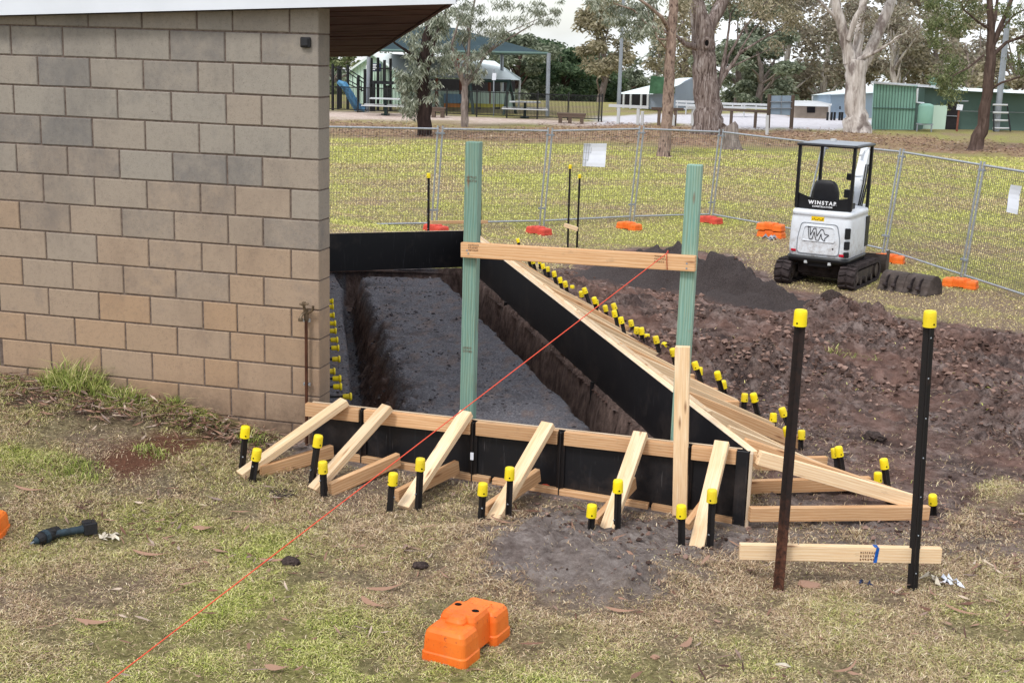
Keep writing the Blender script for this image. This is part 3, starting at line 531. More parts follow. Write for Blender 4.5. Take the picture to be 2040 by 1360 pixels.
q = NT('soil_crumb', .95, .1); ge = q.n('ShaderNodeNewGeometry'); q.col(q.ramp(ge.outputs['Random Per Island'], [(0, lin(64, 50, 45)), (.5, lin(112, 89, 80)), (1, lin(156, 129, 118))])); q.bump(q.noise(q.coord(), 80, 4), .5, .01); M['crumb'] = q.mat
n = 230000; x, y = RS.uniform(-1.8, 7, n), RS.uniform(-2.6, 12, n); Zt = zones(x, y); k = (RS.rand(n) < .62*Zt['soil']*(1-.97*Zt['black'])*np.clip(.05+4.2*fbm(x, y, 1.3, 4, 111)+.10*sstep(3, 5, y+.3*x), .04, 1)) & (polydist(np.stack([x, y], 1), SLAB) < -.06); x, y = x[k], y[k]
crumbs('loose_soil', x, y, .004+.022*RS.rand(len(x))**3.0*(.5+.7*sstep(2, 5, y)), M['crumb'])

n = 12000; i_, a_ = RS.uniform(.1, 2.3, n), RS.uniform(.3, 9.2, n); ki = np.clip(((i_+.05)/.022).round().astype(int), 0, len(ii)-1); ka = np.clip(((a_+.35)/.026).round().astype(int), 0, len(aa)-1); pp = pos[ka*len(ii)+ki]
k = (RS.rand(n) < np.clip(.12+2.6*fbm(pp[:, 0], pp[:, 1], 1.6, 4, 121)+.5*(pp[:, 2] < -.05), .04, 1)) & (polydist(pp[:, :2], SLAB) > .05); pp = pp[k]
_g = gz; _z = pp[:, 2]; gz = lambda x, y, Z=None, fine=True: _z
q = NT('grey_soil_crumb', .95, .1); ge = q.n('ShaderNodeNewGeometry'); q.col(q.ramp(ge.outputs['Random Per Island'], [(0, lin(62, 58, 62)), (.6, lin(104, 100, 104)), (1, lin(140, 130, 128))])); M['crumb_grey'] = q.mat
crumbs('trench_soil_crumbs', pp[:, 0], pp[:, 1], .003+.012*RS.rand(len(pp))**2.6, M['crumb_grey']); gz = _g
# ------------------------------------------------------------------ block building with its low roof
q = NT('concrete_block', .92, .12); AT = q.n('ShaderNodeAttribute', attribute_name='block'); S1 = q.n('ShaderNodeSeparateColor'); q.l(AT.outputs['Color'], S1.inputs[0])
v = q.coord(); f1 = q.noise(v, 45, 7, .75); f2 = q.noise(v, 7, 7, .72); f4 = q.noise(q.coord(scale=(1, 1, .6)), 1.3, 6, .7); spz = q.n('ShaderNodeSeparateXYZ'); q.l(q.coord(), spz.inputs[0]); f3 = q.noise(v, 150, 3)
c = q.mix(S1.outputs[0], lin(150, 143, 134), lin(168, 143, 120)); c = q.mix(q.math('MULTIPLY', S1.outputs[1], .75), c, lin(170, 136, 102))
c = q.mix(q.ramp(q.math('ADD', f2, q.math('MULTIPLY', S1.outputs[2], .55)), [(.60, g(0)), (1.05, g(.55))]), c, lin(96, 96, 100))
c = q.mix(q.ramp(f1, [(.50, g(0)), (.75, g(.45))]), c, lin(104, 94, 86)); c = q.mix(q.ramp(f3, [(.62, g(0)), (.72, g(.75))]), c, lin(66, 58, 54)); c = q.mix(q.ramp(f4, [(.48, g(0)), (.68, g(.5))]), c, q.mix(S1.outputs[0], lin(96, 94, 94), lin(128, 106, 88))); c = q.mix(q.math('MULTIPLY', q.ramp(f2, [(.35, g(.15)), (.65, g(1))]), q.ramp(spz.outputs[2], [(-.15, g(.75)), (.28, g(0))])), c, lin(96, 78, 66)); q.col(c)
q.bump(q.mix(.5, f1, f3), .5, .006); M['block'] = q.mat
q = NT('mortar', .95, .1); q.col(q.ramp(q.noise(q.coord(), 40, 4), [(.3, lin(84, 72, 66)), (.7, lin(122, 108, 100))])); M['mortar'] = q.mat
P1, P2 = ay(0, 28, -.1), ay(905, 5, -.1)
SX = (P2[2]-P1[2])/(P2[0]-P1[0]); QF = np.array([-2.27, 6.85, 2.645]); SY = (QF[2]-P2[2]-SX*(QF[0]-P2[0]))/(QF[1]-P2[1])
def soffit(x, y): return P2[2]+SX*(x-P2[0])+SY*(y-P2[1])
bld = thing('block_building', 'grey brown concrete block building with a white edged sloping roof, at the left edge', 'building', (-1.2, .1, .3))
def blockwall(name, o, dx, length, thick, rows, z0, first, parent, courses, topf, endfull=True, seed=1):
    # o: outer corner, dx: direction in which the wall runs from it, nrm: outward
    rs = random.Random(seed); dx = Vector(dx).normalized(); nr = Vector((dx.y, -dx.x, 0)); 
    if seed == 1: nr = Vector((0, -1, 0))
    V_, F_, A_ = [], [], []
    for r in range(courses):
        zb = z0-.2*(r+1); za = zb+.19; u = 0; k = 0; cuts = [0]
        seq = ([.4, .2559] if (r+first) % 2 == 0 else [.2, .4, .2559])
        for s in seq: cuts.append(cuts[-1]+s)
        while cuts[-1] < length-.05: cuts.append(cuts[-1]+.4)
        cuts[-1] = min(cuts[-1], length) if cuts[-1] > length else cuts[-1]
        for a, b in zip(cuts[:-1], cuts[1:]):
            if b-a < .03: continue
            a2 = a+(.005 if a > 0 else 0); b2 = b-(.005 if b < length-.01 else 0)
            tz = za
            if topf:
                mid = Vector(o)+dx*((a+b)/2); zt = topf(mid.x, mid.y)-.006
                if zb >= zt-.02: continue
            zc = [zb, zb, za, za]
            if topf:
                pa, pb = Vector(o)+dx*a2, Vector(o)+dx*b2; zc[2] = min(za, topf(pb.x, pb.y)-.006); zc[3] = min(za, topf(pa.x, pa.y)-.006)
            off = rs.uniform(-.0015, .0015); base = len(V_); ch = .005; j_ = [rs.uniform(-.0018, .0018) for _ in range(8)]
            pr = [(a2+max(0, j_[0])*(a > 0), zc[0]+j_[4]), (b2+j_[1]*.6, zc[1]+j_[5]), (b2+j_[2]*.6, zc[2]), (a2+max(0, j_[3])*(a > 0), zc[3])]
            cu, cz_ = (a2+b2)/2, sum(zc)/4
            ring = []
            for dep, ins in ((0, 1), (ch, 0), (thick-ch, 0), (thick, 1)):
                for uu, zz in pr:
                    u2 = uu+(ch if uu < cu else -ch)*ins; z2 = zz+(ch if zz < cz_ else -ch)*ins
                    p = Vector(o)+dx*u2-nr*(dep-off); V_.append((p.x, p.y, z2))
            for l in range(3):
                for i in range(4):
                    j = (i+1) % 4; F_.append((base+l*4+i, base+l*4+j, base+(l+1)*4+j, base+(l+1)*4+i))
            F_.append((base+3, base+2, base+1, base)); F_.append((base+12, base+13, base+14, base+15))
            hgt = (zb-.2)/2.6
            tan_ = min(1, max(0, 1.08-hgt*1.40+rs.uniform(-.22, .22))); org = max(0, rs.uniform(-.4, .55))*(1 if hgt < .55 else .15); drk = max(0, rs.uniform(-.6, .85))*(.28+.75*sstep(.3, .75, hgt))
            A_ += [(tan_, org, drk, 1)]*16
    me = bpy.data.meshes.new(name); me.from_pydata(V_, [], F_); at_ = me.attributes.new('block', 'FLOAT_COLOR', 'POINT'); at_.data.foreach_set('color', np.array(A_, np.float32).ravel()); me.materials.append(M['block']); me.update()
    ob = bpy.data.objects.new(name, me); C.objects.link(ob); ob.parent = parent; ob.matrix_parent_inverse = Matrix(); inv = PM(parent).inverted()
    me.transform(inv); return ob
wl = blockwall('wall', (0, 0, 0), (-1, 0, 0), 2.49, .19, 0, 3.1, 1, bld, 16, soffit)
mb = MB(); pr = [(-.004, .007), (-2.48, .007), (-2.48, .183), (-.004, .183)]
bz = [-.15]*4; tz_ = [soffit(x, y)-.012 for x, y in pr]; vs = [(p[0], p[1], z) for p, z in zip(pr, bz)]+[(p[0], p[1], z) for p, z in zip(pr, tz_)]
mb.add(vs, [(3, 2, 1, 0), (4, 5, 6, 7), (0, 1, 5, 4), (1, 2, 6, 5), (2, 3, 7, 6), (3, 0, 4, 7)]); mo = mb.build('mortar', M['mortar'], wl, world=True) if False else mb.build('mortar', M['mortar'])
mo.parent = wl; mo.data.transform(PM(bld).inverted())
# side wall and back part of the building (mostly behind the end of the front wall)
SD = Vector((-.413, .911, 0)).normalized(); SO = Vector((-.43, .20, 0))
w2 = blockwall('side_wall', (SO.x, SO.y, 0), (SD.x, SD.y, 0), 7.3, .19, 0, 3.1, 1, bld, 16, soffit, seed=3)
mb = MB(); mb.bar(SO+SD*3.65+Vector((-.10*SD.y-.0, .10*SD.x, 1.2))-SD*3.64, SO+SD*3.65+Vector((-.10*SD.y, .10*SD.x, 1.2))+SD*3.64, .16, 2.55); m2 = mb.build('mortar', M['mortar']); m2.parent = w2; m2.data.transform(PM(bld).inverted())
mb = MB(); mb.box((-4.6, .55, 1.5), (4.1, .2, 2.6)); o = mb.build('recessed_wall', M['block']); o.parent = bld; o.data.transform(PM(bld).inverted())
# roof: dark board lining under it, white edge board
def quadslab(mb, pts, th, m=0):
    vs = list(pts)+[(p[0], p[1], p[2]+th) for p in pts]; mb.add(vs, [(3, 2, 1, 0), (4, 5, 6, 7), (0, 1, 5, 4), (1, 2, 6, 5), (2, 3, 7, 6), (3, 0, 4, 7)], m)
VE = Vector((QF[0]-P2[0], QF[1]-P2[1], 0)); VE.normalize(); VL = math.hypot(QF[0]-P2[0], QF[1]-P2[1])
LX = -7.0
roofp = [(LX, -.1), (P2[0], P2[1]), (QF[0], QF[1]), (LX-2, QF[1])]
mb = MB(); quadslab(mb, [(x, y, soffit(x, y)+.05) for x, y in roofp], .05); rf = mb.build('roof', M['roof_white']); rf.parent = bld; rf.data.transform(PM(bld).inverted())
mb = MB(); nb = 34
for i in range(nb):                       # narrow lining boards with gaps between them
    s0, s1 = i/nb*VL+.004, (i+1)/nb*VL-.008
    a = Vector((P2[0], P2[1], 0))+VE*s0; b = Vector((P2[0], P2[1], 0))+VE*s1
    dz = random.uniform(-.004, .004)
    pts = [(LX, a.y), (a.x-.02, a.y), (b.x-.02, b.y), (LX, b.y)]
    quadslab(mb, [(x, y, soffit(x, y)+.012+dz) for x, y in pts], .02)
so = mb.build('soffit_lining', M['dark_timber']); so.parent = rf; so.data.transform(PM(bld).inverted())
mb = MB(); quadslab(mb, [(x, y, soffit(x, y)+.036) for x, y in roofp], .010); sb = mb.build('roof_underlay', M['hole']); sb.parent = rf; sb.data.transform(PM(bld).inverted())
mb = MB(); a, b = Vector((LX, -.11, soffit(LX, -.11)+.09)), Vector((P2[0]+.01, -.11, soffit(P2[0], -.11)+.09)); mb.bar(a, b, .022, .2); fa = mb.build('fascia', M['fascia_white']); fa.parent = rf; fa.data.transform(PM(bld).inverted())
mb = MB(); a = Vector((P2[0], P2[1]+.02, soffit(P2[0], P2[1])+.07)); b = Vector((QF[0], QF[1], soffit(QF[0], QF[1])+.07)); mb.bar(a, b, .025, .13); fb = mb.build('barge_board', M['dark_timber']); fb.parent = rf; fb.data.transform(PM(bld).inverted())
mb = MB(); mb.box((-.083, -.012, 2.841), (.066, .03, .066)); mb.box((-.083, -.03, 2.841), (.05, .012, .05)); tag(mb.build('wall_vent', M['dark_plastic'], bevel=.006, loc=(-.083, 0, 2.84)), 'small dark square box fixed high on the block wall near its corner', 'wall box')
# tap on its standpipe
tp = thing('garden_tap', 'old brass garden tap on a brown copper pipe at the corner of the block wall', 'tap', (-.075, -.03, .15))
mb = MB(); mb.tube([(0, -.012, -.25), (0, -.012, .46), (.0, -.012, .90)], .011, 10); mb.build('pipe', M['copper'], tp)
mb = MB(); mb.box((0, .0, .44), (.05, .012, .022)); mb.cyl((-.018, .0, .44), (-.018, -.014, .44), .006); mb.cyl((.018, .0, .44), (.018, -.014, .44), .006); mb.box((0, .0, .88), (.05, .012, .022)); mb.build('pipe_clip', M['galv'], tp)
mb = MB(); mb.tube([(0, -.012, .88), (0, -.012, .96)], .017, 10); mb.tube([(0, -.012, .93), (-.006, -.04, .935), (-.012, -.065, .92), (-.014, -.07, .90)], [.012, .011, .010, .011], 10); mb.tube([(-.014, -.07, .905), (-.014, -.07, .885)], .017, 10); mb.tube([(0, -.03, .94), (-.004, -.04, .99)], .010, 8); mb.build('spout', M['brass'], tp)
mb = MB(); mb.tube([(-.035, -.04, .995), (.028, -.04, 1.0)], .007, 8); mb.tube([(-.004, -.07, .997), (-.004, -.012, .998)], .007, 8); mb.tube([(-.004, -.04, .985), (-.004, -.04, 1.01)], .012, 8); mb.tube([(.01, -.012, .93), (.05, -.02, .955), (.055, -.02, .985)], .009, 8); mb.build('handle', M['brass'], tp)

# ------------------------------------------------------------------ formwork
def Pb(i, a, z): return FR-NB*i+TB*a+np.array([0, 0, z-FR[2]])      # i inward, a along the long board
YF = lambda x: np.interp(x, [0, 2.9], [-.055, -.125])             # inner face of the front board
fw_ = thing('formwork_board', 'front black formwork board with a pine top rail, across the near trench end', 'formwork panel', (1.4, -.1, 0))
mb = MB(); a, b = (-.02, YF(0)-.009, .245), (2.86, YF(2.86)-.009, .245); mb.bar(a, b, .017, .468); mb.build('plywood_sheet', M['ply'], fw_, world=True, bevel=.001)
mb = MB(); mb.bar((-.02, YF(0)-.009, .4805), (2.86, YF(2.86)-.009, .4805), .0175, .003); mb.build('sheet_edge', M['ply_edge'], fw_, world=True)
def fpt(px, py, off): # point on the outer face of the front board
    p = ay(px, py, -.1); 
    for _ in range(3): p = ay(px, py, YF(p[0])-off)
    return p
cutx = [(fpt(608, 797, .06)[0], fpt(715, 812, .06)[0]), (fpt(725, 815, .06)[0], fpt(937, 842, .06)[0]), (fpt(948, 843, .06)[0], fpt(1111, 862, .06)[0]), (fpt(1124, 864, .06)[0], fpt(1368, 890, .06)[0]), (fpt(1378, 892, .06)[0], 2.83)]
for x0, x1 in cutx: plank('top_rail', (x0, YF(x0)-.042, .434), (x1, YF(x1)-.042, .434), .045, .09, M['pine_red'], fw_)
for k in range(len(cutx)-1):
    x = (cutx[k][1]+cutx[k+1][0])/2; y = YF(x)-.045
    mb = MB(); R = .026
    for an in (90, 210, 330):
        d = Vector((math.cos(math.radians(an+180)), math.sin(math.radians(an+180)), 0)); mb.bar(Vector((x, y, -.15))+d*R*.5, Vector((x, y, .475))+d*R*.5, R, .006, up=(d.x, d.y, d.z)) if False else mb.box((x+d.x*R*.5, y+d.y*R*.5, .15), (R, .007, .64), Matrix.Rotation(math.atan2(d.y, d.x), 3, 'Z'))
    mb.build('upright', M['black_steel'], fw_, world=True)
for x0, x1 in ((.18, 1.25), (1.27, 2.3), (2.32, 2.84)): plank('bottom_plate', (x0, YF(x0)-.045, np.interp(x0, WX, WZ)-.04+.03), (x1, YF(x1)-.045, np.interp(x1, WX, WZ)-.04+.03), .045, .09, M['pine_red'], fw_)
mb = MB(); mb.box((2.868, -.185, .2), (.075, .012, .56)); mb.build('end_plate', M['ply'], fw_, world=True, bevel=.001)
plank('end_cleat', (2.922, -.185, -.08), (2.922, -.185, .478), .02, .05, M['ply_edge'], fw_, up=(0, 1, 0))
mb = MB(); mb.box((fpt(940, 920, .07)[0], YF(1.05)-.074, .25), (.022, .002, .05)); mb.build('barcode_label', M['paper'], fw_, world=True)
for x in (.96, 1.62):
    mb = MB()
    for k in range(4): mb.tube([(x+.04*math.cos(t+k), -.11+.01*k, .07+.03*math.sin(t+k*.7)) for t in np.linspace(0, 6.2, 14)], .005, 6)
    tag(mb.build('wire_coil', M['string'], loc=(x, -.11, .05)), 'small coil of orange twine on the bottom rail beside the '+('third' if x < 1.2 else 'fourth')+' front brace', 'twine')
lw = thing('formwork_board', 'long black formwork board running back along the right side of the trench', 'formwork panel', tuple(Pb(0, 4.7, 0)))
mb = MB(); mb.bar(Pb(-.009, .0, .255), Pb(-.009, 9.55, .255), .017, .448); mb.build('plywood_sheet', M['ply'], lw, world=True, bevel=.001)
mb = MB(); mb.bar(Pb(-.009, 0, .4805), Pb(-.009, 9.55, .4805), .0175, .003); mb.build('sheet_edge', M['ply_edge'], lw, world=True)
for a0, a1 in ((.0, 3.2), (3.21, 6.4), (6.41, 9.55)):
    plank('top_rail', Pb(-.042, a0, .434), Pb(-.042, a1, .434), .045, .09, M['pine'], lw); plank('bottom_plate', Pb(-.042, a0+.06, .045), Pb(-.042, a1, .045), .045, .09, M['pine_red'], lw)
for a0, a1 in ((.9, 4.3), (4.31, 7.2), (7.21, 9.5)): plank('capping_strip', Pb(-.088, a0, .458), Pb(-.088, a1, .458), .042, .042, M['pine'], lw)
rw = thing('formwork_board', 'rear black formwork board closing the far end of the trench', 'formwork panel', (-2.2, 7.85, 0))
RA, RB = np.array([-3.05, 7.235, 0]), np.array([-1.49, 8.335, 0])
mb = MB(); mb.bar(RA+[0, 0, .24], RB+[0, 0, .24], .017, .476); mb.build('plywood_sheet', M['ply'], rw, world=True, bevel=.001)
plank('top_rail', RA+np.array([-.02, .035, .43]), RB+np.array([-.02, .035, .43]), .045, .09, M['pine'], rw); plank('bottom_plate', RA+np.array([-.02, .035, .05]), RB+np.array([-.02, .035, .05]), .045, .09, M['pine'], rw)
mb = MB(); mb.bar(RA+[0, 0, .4805], RB+[0, 0, .4805], .0175, .003); mb.build('sheet_edge', M['ply_edge'], rw, world=True)
# small black pegs holding the long panel from inside the trench
for a in (3.35, 6.9):
    p = Pb(.03, a, 0); mb = MB(); mb.box((0, 0, -.15), (.03, .03, .42)); o = mb.build('trench_peg', M['black_steel'], loc=(0, 0, -.4)); o.location = V3((p[0], p[1], -.4)); tag(o, ('nearer' if a < 5 else 'farther')+' black peg against the cut soil under the long board', 'peg')

# star pickets with their safety caps
def picket(name, base, top, label, group, capr=.026, caph=.07, mat='black_steel', R=.024, sink=.3, spin=None, cat='stake'):
    base, top = V3(base), V3(top); d = top-base; l = d.length
    t = thing(name, label, cat, base, 0, group); t.rotation_mode = 'XYZ'
    sp = random.uniform(0, 6) if spin is None else spin
    t.rotation_euler = (d.to_track_quat('Z', 'Y') @ Matrix.Rotation(sp, 4, 'Z').to_quaternion()).to_euler()
    mb = MB()
    for an in (90, 210, 330):
        r = math.radians(an); mb.box((math.cos(r)*R*.5, math.sin(r)*R*.5, (l-.02-sink)/2), (R, .006, l-.02+sink), Matrix.Rotation(r, 3, 'Z'))
    for k in range(int(l/.22)):
        mb.cyl((.004+R*.5*math.cos(math.radians(330)), R*.5*math.sin(math.radians(330))-.004, .12+.22*k), (.012+R*.5*math.cos(math.radians(330)), R*.5*math.sin(math.radians(330))+.006, .12+.22*k), .005, 8, 1)
    mb.build('post', [M[mat], M['steel_grey']], t)
    mb = MB(); c0 = l-caph
    mb.lathe([(capr*1.0, c0), (capr*1.0, c0+.004), (capr*.97, c0+caph*.6), (capr*.95, c0+caph*.86), (capr*.84, c0+caph*.97), (capr*.5, c0+caph*1.0)], 18)
    for an in (0, 2.1, 4.2): mb.cyl((math.cos(an)*capr*.9, math.sin(an)*capr*.9, c0+.018), (math.cos(an)*(capr+.0015), math.sin(an)*(capr+.0015), c0+.018), .005, 8, 1)
    mb.build('cap', [M['yellow'], M['hole']], t); return t
def top_at(bp, px, py):       # top point over the base: same distance from the camera plane
    return on(px, py, bp)
FS = [((480, 940), (489.5, 848)), ((502, 960), (513, 893)), ((620, 969), (635, 866)), ((645, 991), (643, 918)), ((777, 1022), (784, 941)), ((832, 1019), (838, 912)), ((957, 1044), (962.5, 961)), ((1010.6, 1036), (1016, 930)), ((1173.5, 1079), (1180, 1004)), ((1228, 1072), (1231.5, 955)), ((1357, 1098), (1357.5, 1005)), ((1413, 1098), (1419, 974))]
for i, (b, t_) in enumerate(FS):
    bp = gpt(*b); bp[2] -= .01; tp_ = top_at(bp, *t_); br = ORD[i//2]
    which = ['shorter leaning', 'taller'] if i > 1 else ['taller', 'shorter leaning']
    tall = (b[1]-t_[1]) > 95 or i == 0
    picket('capped_stake', bp, tp_, ('taller' if tall else 'shorter')+f' yellow capped stake at the foot of the {br} front brace from the left', 'capped stakes along the front formwork', capr=.031, caph=.078)
# the two tall ones with the cross timber between them
for (b, t_, lb, mt) in (((1550, 1174), (1596, 616), 'left tall black stake with a yellow cap and rusty foot, holding the short cross timber', 'part_rust'), ((1818, 1176), (1853.5, 618), 'right tall black stake with a yellow cap, holding the short cross timber', 'black_steel')):
    bp = gpt(*b); bp[2] -= .01; picket('tall_capped_stake', bp, top_at(bp, *t_), lb, 'tall capped stakes', capr=.036, caph=.088, mat=mt, R=.032, spin=.4, sink=.4)
bp = gpt(1684, 1174); yb = (bp[1])+.035
cl, crr = on(1473, 1097, bp, .045), on(1874, 1105, bp, .045)
ct_ = thing('cross_timber', 'short pine cross timber with a blue paint mark, fixed low between the two tall stakes', 'timber', tuple((cl+crr)/2-np.array([0, 0, .045])))
plank('timber', cl, crr, .045, .088, M['pine'], ct_)
dn = np.array([math.sin(YAW), math.cos(YAW), 0]); dr = (crr-cl)/np.linalg.norm(crr-cl)
pm_ = cl+dr*np.linalg.norm(crr-cl)*.672; mb = MB(); fn = -np.cross(dr, [0, 0, 1]); fn = fn if fn@dn < 0 else -fn
for k in range(5):
    xo = 0; z0 = -.044+.0176*k; w_ = .020-.0006*k
    p = pm_+fn*.0238; mb.quad(p+dr*(xo-w_/2+.002*k)+[0, 0, z0], p+dr*(xo+w_/2+.002*k)+[0, 0, z0], p+dr*(xo+w_/2+.002*k)+[0, 0, z0+.0176], p+dr*(xo-w_/2+.002*k)+[0, 0, z0+.0176])
p = pm_+np.array([0, 0, .0452]); mb.quad(p-fn*.022-dr*.012, p-fn*.022+dr*.012, p+fn*.022+dr*.014, p+fn*.022-dr*.01)
mb.build('paint_mark', M['blue_spray'], ct_, world=True)
mb = MB()
for fr_ in (.29, .67): p = cl+dr*np.linalg.norm(crr-cl)*fr_; mb.cyl(p+[0, 0, .03], p+[0, 0, .085], .002, 6)
mb.build('nail', M['steel_grey'], ct_, world=True)

def stamp(parent, p, right, up, nrm, h, rows, mat='stamp'):   # blurred grade stamps: little dashes, no readable words in the photo
    mb = MB(); right, up, nrm = V3(right).normalized(), V3(up).normalized(), V3(nrm).normalized(); rs = random.Random(int(p[0]*1000))
    for r in range(rows):
        x = 0
        while x < h*1.3:
            w_ = rs.uniform(.2, .45)*h/rows*1.2; q_ = V3(p)+right*x+up*(-r*h/rows)+nrm*.0012
            hh = h/rows*.62; t_ = h*.05
            for (a, b, c_, d_) in rs.sample([(0, 0, w_, t_), (0, hh-t_, w_, t_), (0, 0, t_, hh), (w_-t_, 0, t_, hh), (0, hh/2, w_, t_)], 3):
                mb.quad(q_+right*a+up*b, q_+right*(a+c_)+up*b, q_+right*(a+c_)+up*(b+d_), q_+right*a+up*(b+d_))
            x += w_+h/rows*.25
    return mb.build('grade_stamp', M[mat], parent, world=True)
stamp(ct_, pm_-dr*.085+fn*.0230+np.array([0, 0, .008]), dr, (0, 0, 1), fn, .06, 3)

# braces in front: a raking timber lying flat side up, a strut on edge along the ground
FB = [((678, 806), (484, 949)), ((765, 819), (628, 978)), ((924, 831), (808, 1013)), ((1087, 854), (984, 1040)), ((1273, 873), (1206, 1072)), ((1436, 892), (1388, 1096))]
FG = [((519, 950), (662, 898)), ((657, 984), (794, 914)), ((790, 998), (911, 929)), ((967, 1028), (1072, 945)), ((1185, 1054), (1262, 960)), ((1368, 1062), (1420, 985))]
for i in range(6):
    (ax, ay_), (bx, by_) = FB[i]; nm = ORD[i]
    top = at(ax, ay_, .50); P = gpt(bx, by_); P[2] += .02; d = P-top; d /= np.linalg.norm(d)
    up = np.cross(d, np.cross([0, 0, 1], d))
    br = plank('raking_brace', top-d*.04-up*.0, P+d*.02, .09, .045, M['pine'], up=up); tag(br, f'{nm} pale pine raking brace from the left, leaning on the front black board', 'brace', 'raking braces of the front panel')
    (ax, ay_), (bx, by_) = FG[i]; p0 = gpt(ax, ay_); p1 = ay(bx, by_, YF(1.5)-.075); p0[2] += .03; p1[2] = max(p1[2]-.0, np.interp(p1[0], WX, WZ)+.045)
    gs = plank('ground_strut', p0, p1, .042, .088, M['pine_red']); tag(gs, f'pine strut on edge along the ground under the {nm} front brace from the left', 'strut', 'ground struts of the front panel')

# braces and stakes along the outside of the long panel
TALL = [(1760, 913), (1670, 889), (1566, 850), (1557, 812), (1500, 783), (1428, 740), (1383, 720), (1339, 694), (1305.6, 669), (1277, 652), (1236, 631), (1223, 618), (1221, 604), (1183, 592), (1163, 573), (1125, 560), (1115, 552), (1103, 540), (1080.6, 525), (1060.6, 515), (1051, 510), (1030.6, 475)]
SHORT = [(1858, 985), (1749, 940), (1662, 892), (1597, 856), (1541, 822), (1484, 783), (1440, 758), (1394, 731), (1324, 682), (1289, 665), (1268.5, 651), (1256, 637), (1205, 608), (1187, 597), (1157, 580), (1140, 568), (1091, 531), (1075, 516)]
def rowpos(px, py, h):
    z = h
    for _ in range(8):
        P = at(px, py, z); z = float(gbase(P[0], P[1]))+h
    return at(px, py, z)
for i, (px, py) in enumerate(TALL):
    tp_ = rowpos(px, py, .30); d = tp_-FR; a = d@TB; out = d@NB
    bp = tp_+NB*random.uniform(.06, .13)+TB*random.uniform(-.06, .03); bp[2] = float(gbase(bp[0], bp[1]))-.02
    picket('capped_stake', bp, tp_, f'{ORD[i]} taller yellow capped stake from the near end behind the long black board', 'capped stakes behind the long formwork', capr=.0285, caph=.068)
    ff = .86 if i < 21 else .5
    if i == 0:
        pass
    foot = Pb(-(out+.16), a-.045, 0); foot[2] = float(gbase(foot[0], foot[1]))+.03
    if a < 9.4:
        u0 = Pb(-.068, a-.045, .446); dd = (foot-u0)/np.linalg.norm(foot-u0)
        if i % 1 == 0:
            br = plank('raking_brace', u0, foot, .045, .09, M['pine'] if i % 3 else M['pine_red']); tag(br, f'{ORD[i+1]} pine raking brace from the near end along the long black board', 'brace', 'raking braces of the long panel')
for i, (px, py) in enumerate(SHORT):
    tp_ = rowpos(px, py, .15 if i else .145); d = tp_-FR; a = d@TB; out = d@NB
    bp = tp_+NB*random.uniform(-.01, .05)+TB*random.uniform(-.03, .03); bp[2] = float(gbase(bp[0], bp[1]))-.03
    picket('capped_stake', bp, tp_, f'{ORD[i]} short yellow capped stake from the near end at the side strut ends', 'capped stakes behind the long formwork', capr=.0285, caph=.068)
    if a < 9.4:
        e = Pb(-(out-.03), a+.045, 0); e[2] = float(gbase(e[0], e[1]))+.03; s = Pb(-.07, a+.045, .05)
        if i == 0: e, s = Pb(-1.21, -.09, .055), Pb(.0, -.09, .105)
        if i == 1: s = Pb(-.03, a+.045, .075); e[2] += .03
        gs = plank('ground_strut', s, e, .045, .09, M['pine_red']); tag(gs, f'{ORD[i]} pine ground strut from the near end, running out from the long black board', 'strut', 'ground struts of the long panel')
br = plank('raking_brace', Pb(-.05, -.045, .452), Pb(-1.13, -.045, .115), .045, .088, M['pine'], up=(0, 0, 1)); tag(br, 'first pine raking brace from the near end, at the near corner of the long board', 'brace', 'raking braces of the long panel')

# green posts, top plank, upright timber, string line
def postbox(name, b0, top_z, sx, sy, label, lean):
    t = thing(name, label, 'post', b0); mb = MB(); mb.box((0, 0, (top_z-b0[2])/2-.2), (sx, sy, top_z-b0[2]+.4)); o = mb.build('post', M['treated'], t, bevel=.003)
    # grain along the length: lay the mesh along its own x
    o.data.transform(Matrix.Rotation(math.radians(90), 4, 'Y')); o.rotation_euler = (0, math.radians(-90), 0); t.rotation_euler = lean; return t
p1b = (ay(915, 823, .08)+ay(942, 823, .08))/2; p1t = (ay(928, 283, .08)+ay(953, 284, .08))/2
po1 = postbox('timber_post', (p1b[0]-.0, .125, -.1), p1t[2], .09, .09, 'left green treated timber post standing just inside the front black board', (0, math.atan2(p1t[0]-p1b[0], p1t[2]-p1b[2]), 0))
p2b = (ay(1346, 693, -.05)+ay(1375, 693, -.05))/2; p2t = (ay(1368, 329, -.05)+ay(1397, 330, -.05))/2
lean2 = math.atan2(p2t[0]-p2b[0], p2t[2]-p2b[2])
po2 = postbox('timber_post', (p2b[0]-(p2b[2]+.1)*math.tan(lean2), -.0, -.1), p2t[2], .09, .09, 'right green treated timber post behind the pale upright board', (0, lean2, 0))
stamp(po1, ay(930, 355, .078), (1, 0, 0), (0, 0, 1), (0, -1, 0), .045, 2); stamp(po1, ay(922, 694, .078), (1, 0, 0), (0, 0, 1), (0, -1, 0), .045, 2)
tpk = thing('cross_plank', 'long pine plank fixed level across the two green posts', 'plank', (1.75, .04, 1.58))
a, b = ay(920, 497, .055), ay(1386, 525, -.068); plank('plank', a, b, .045, .096, M['pine_red'], tpk)
pd = (b-a)/np.linalg.norm(b-a); fnp = np.array([pd[1], -pd[0], 0])
stamp(tpk, a+pd*.055+np.array([0, 0, .03])+fnp*.0225, pd, (0, 0, 1), fnp, .05, 3); stamp(tpk, a+pd*1.28+np.array([0, 0, .03])+fnp*.0225, pd, (0, 0, 1), fnp, .05, 3)
mb = MB()
for p in (a+pd*.045, a+pd*.055+np.array([0, 0, -.02]), b-pd*.05, b-pd*.05+np.array([0, 0, -.03])): mb.cyl(p+fnp*.022, p+fnp*.0245, .006, 8)
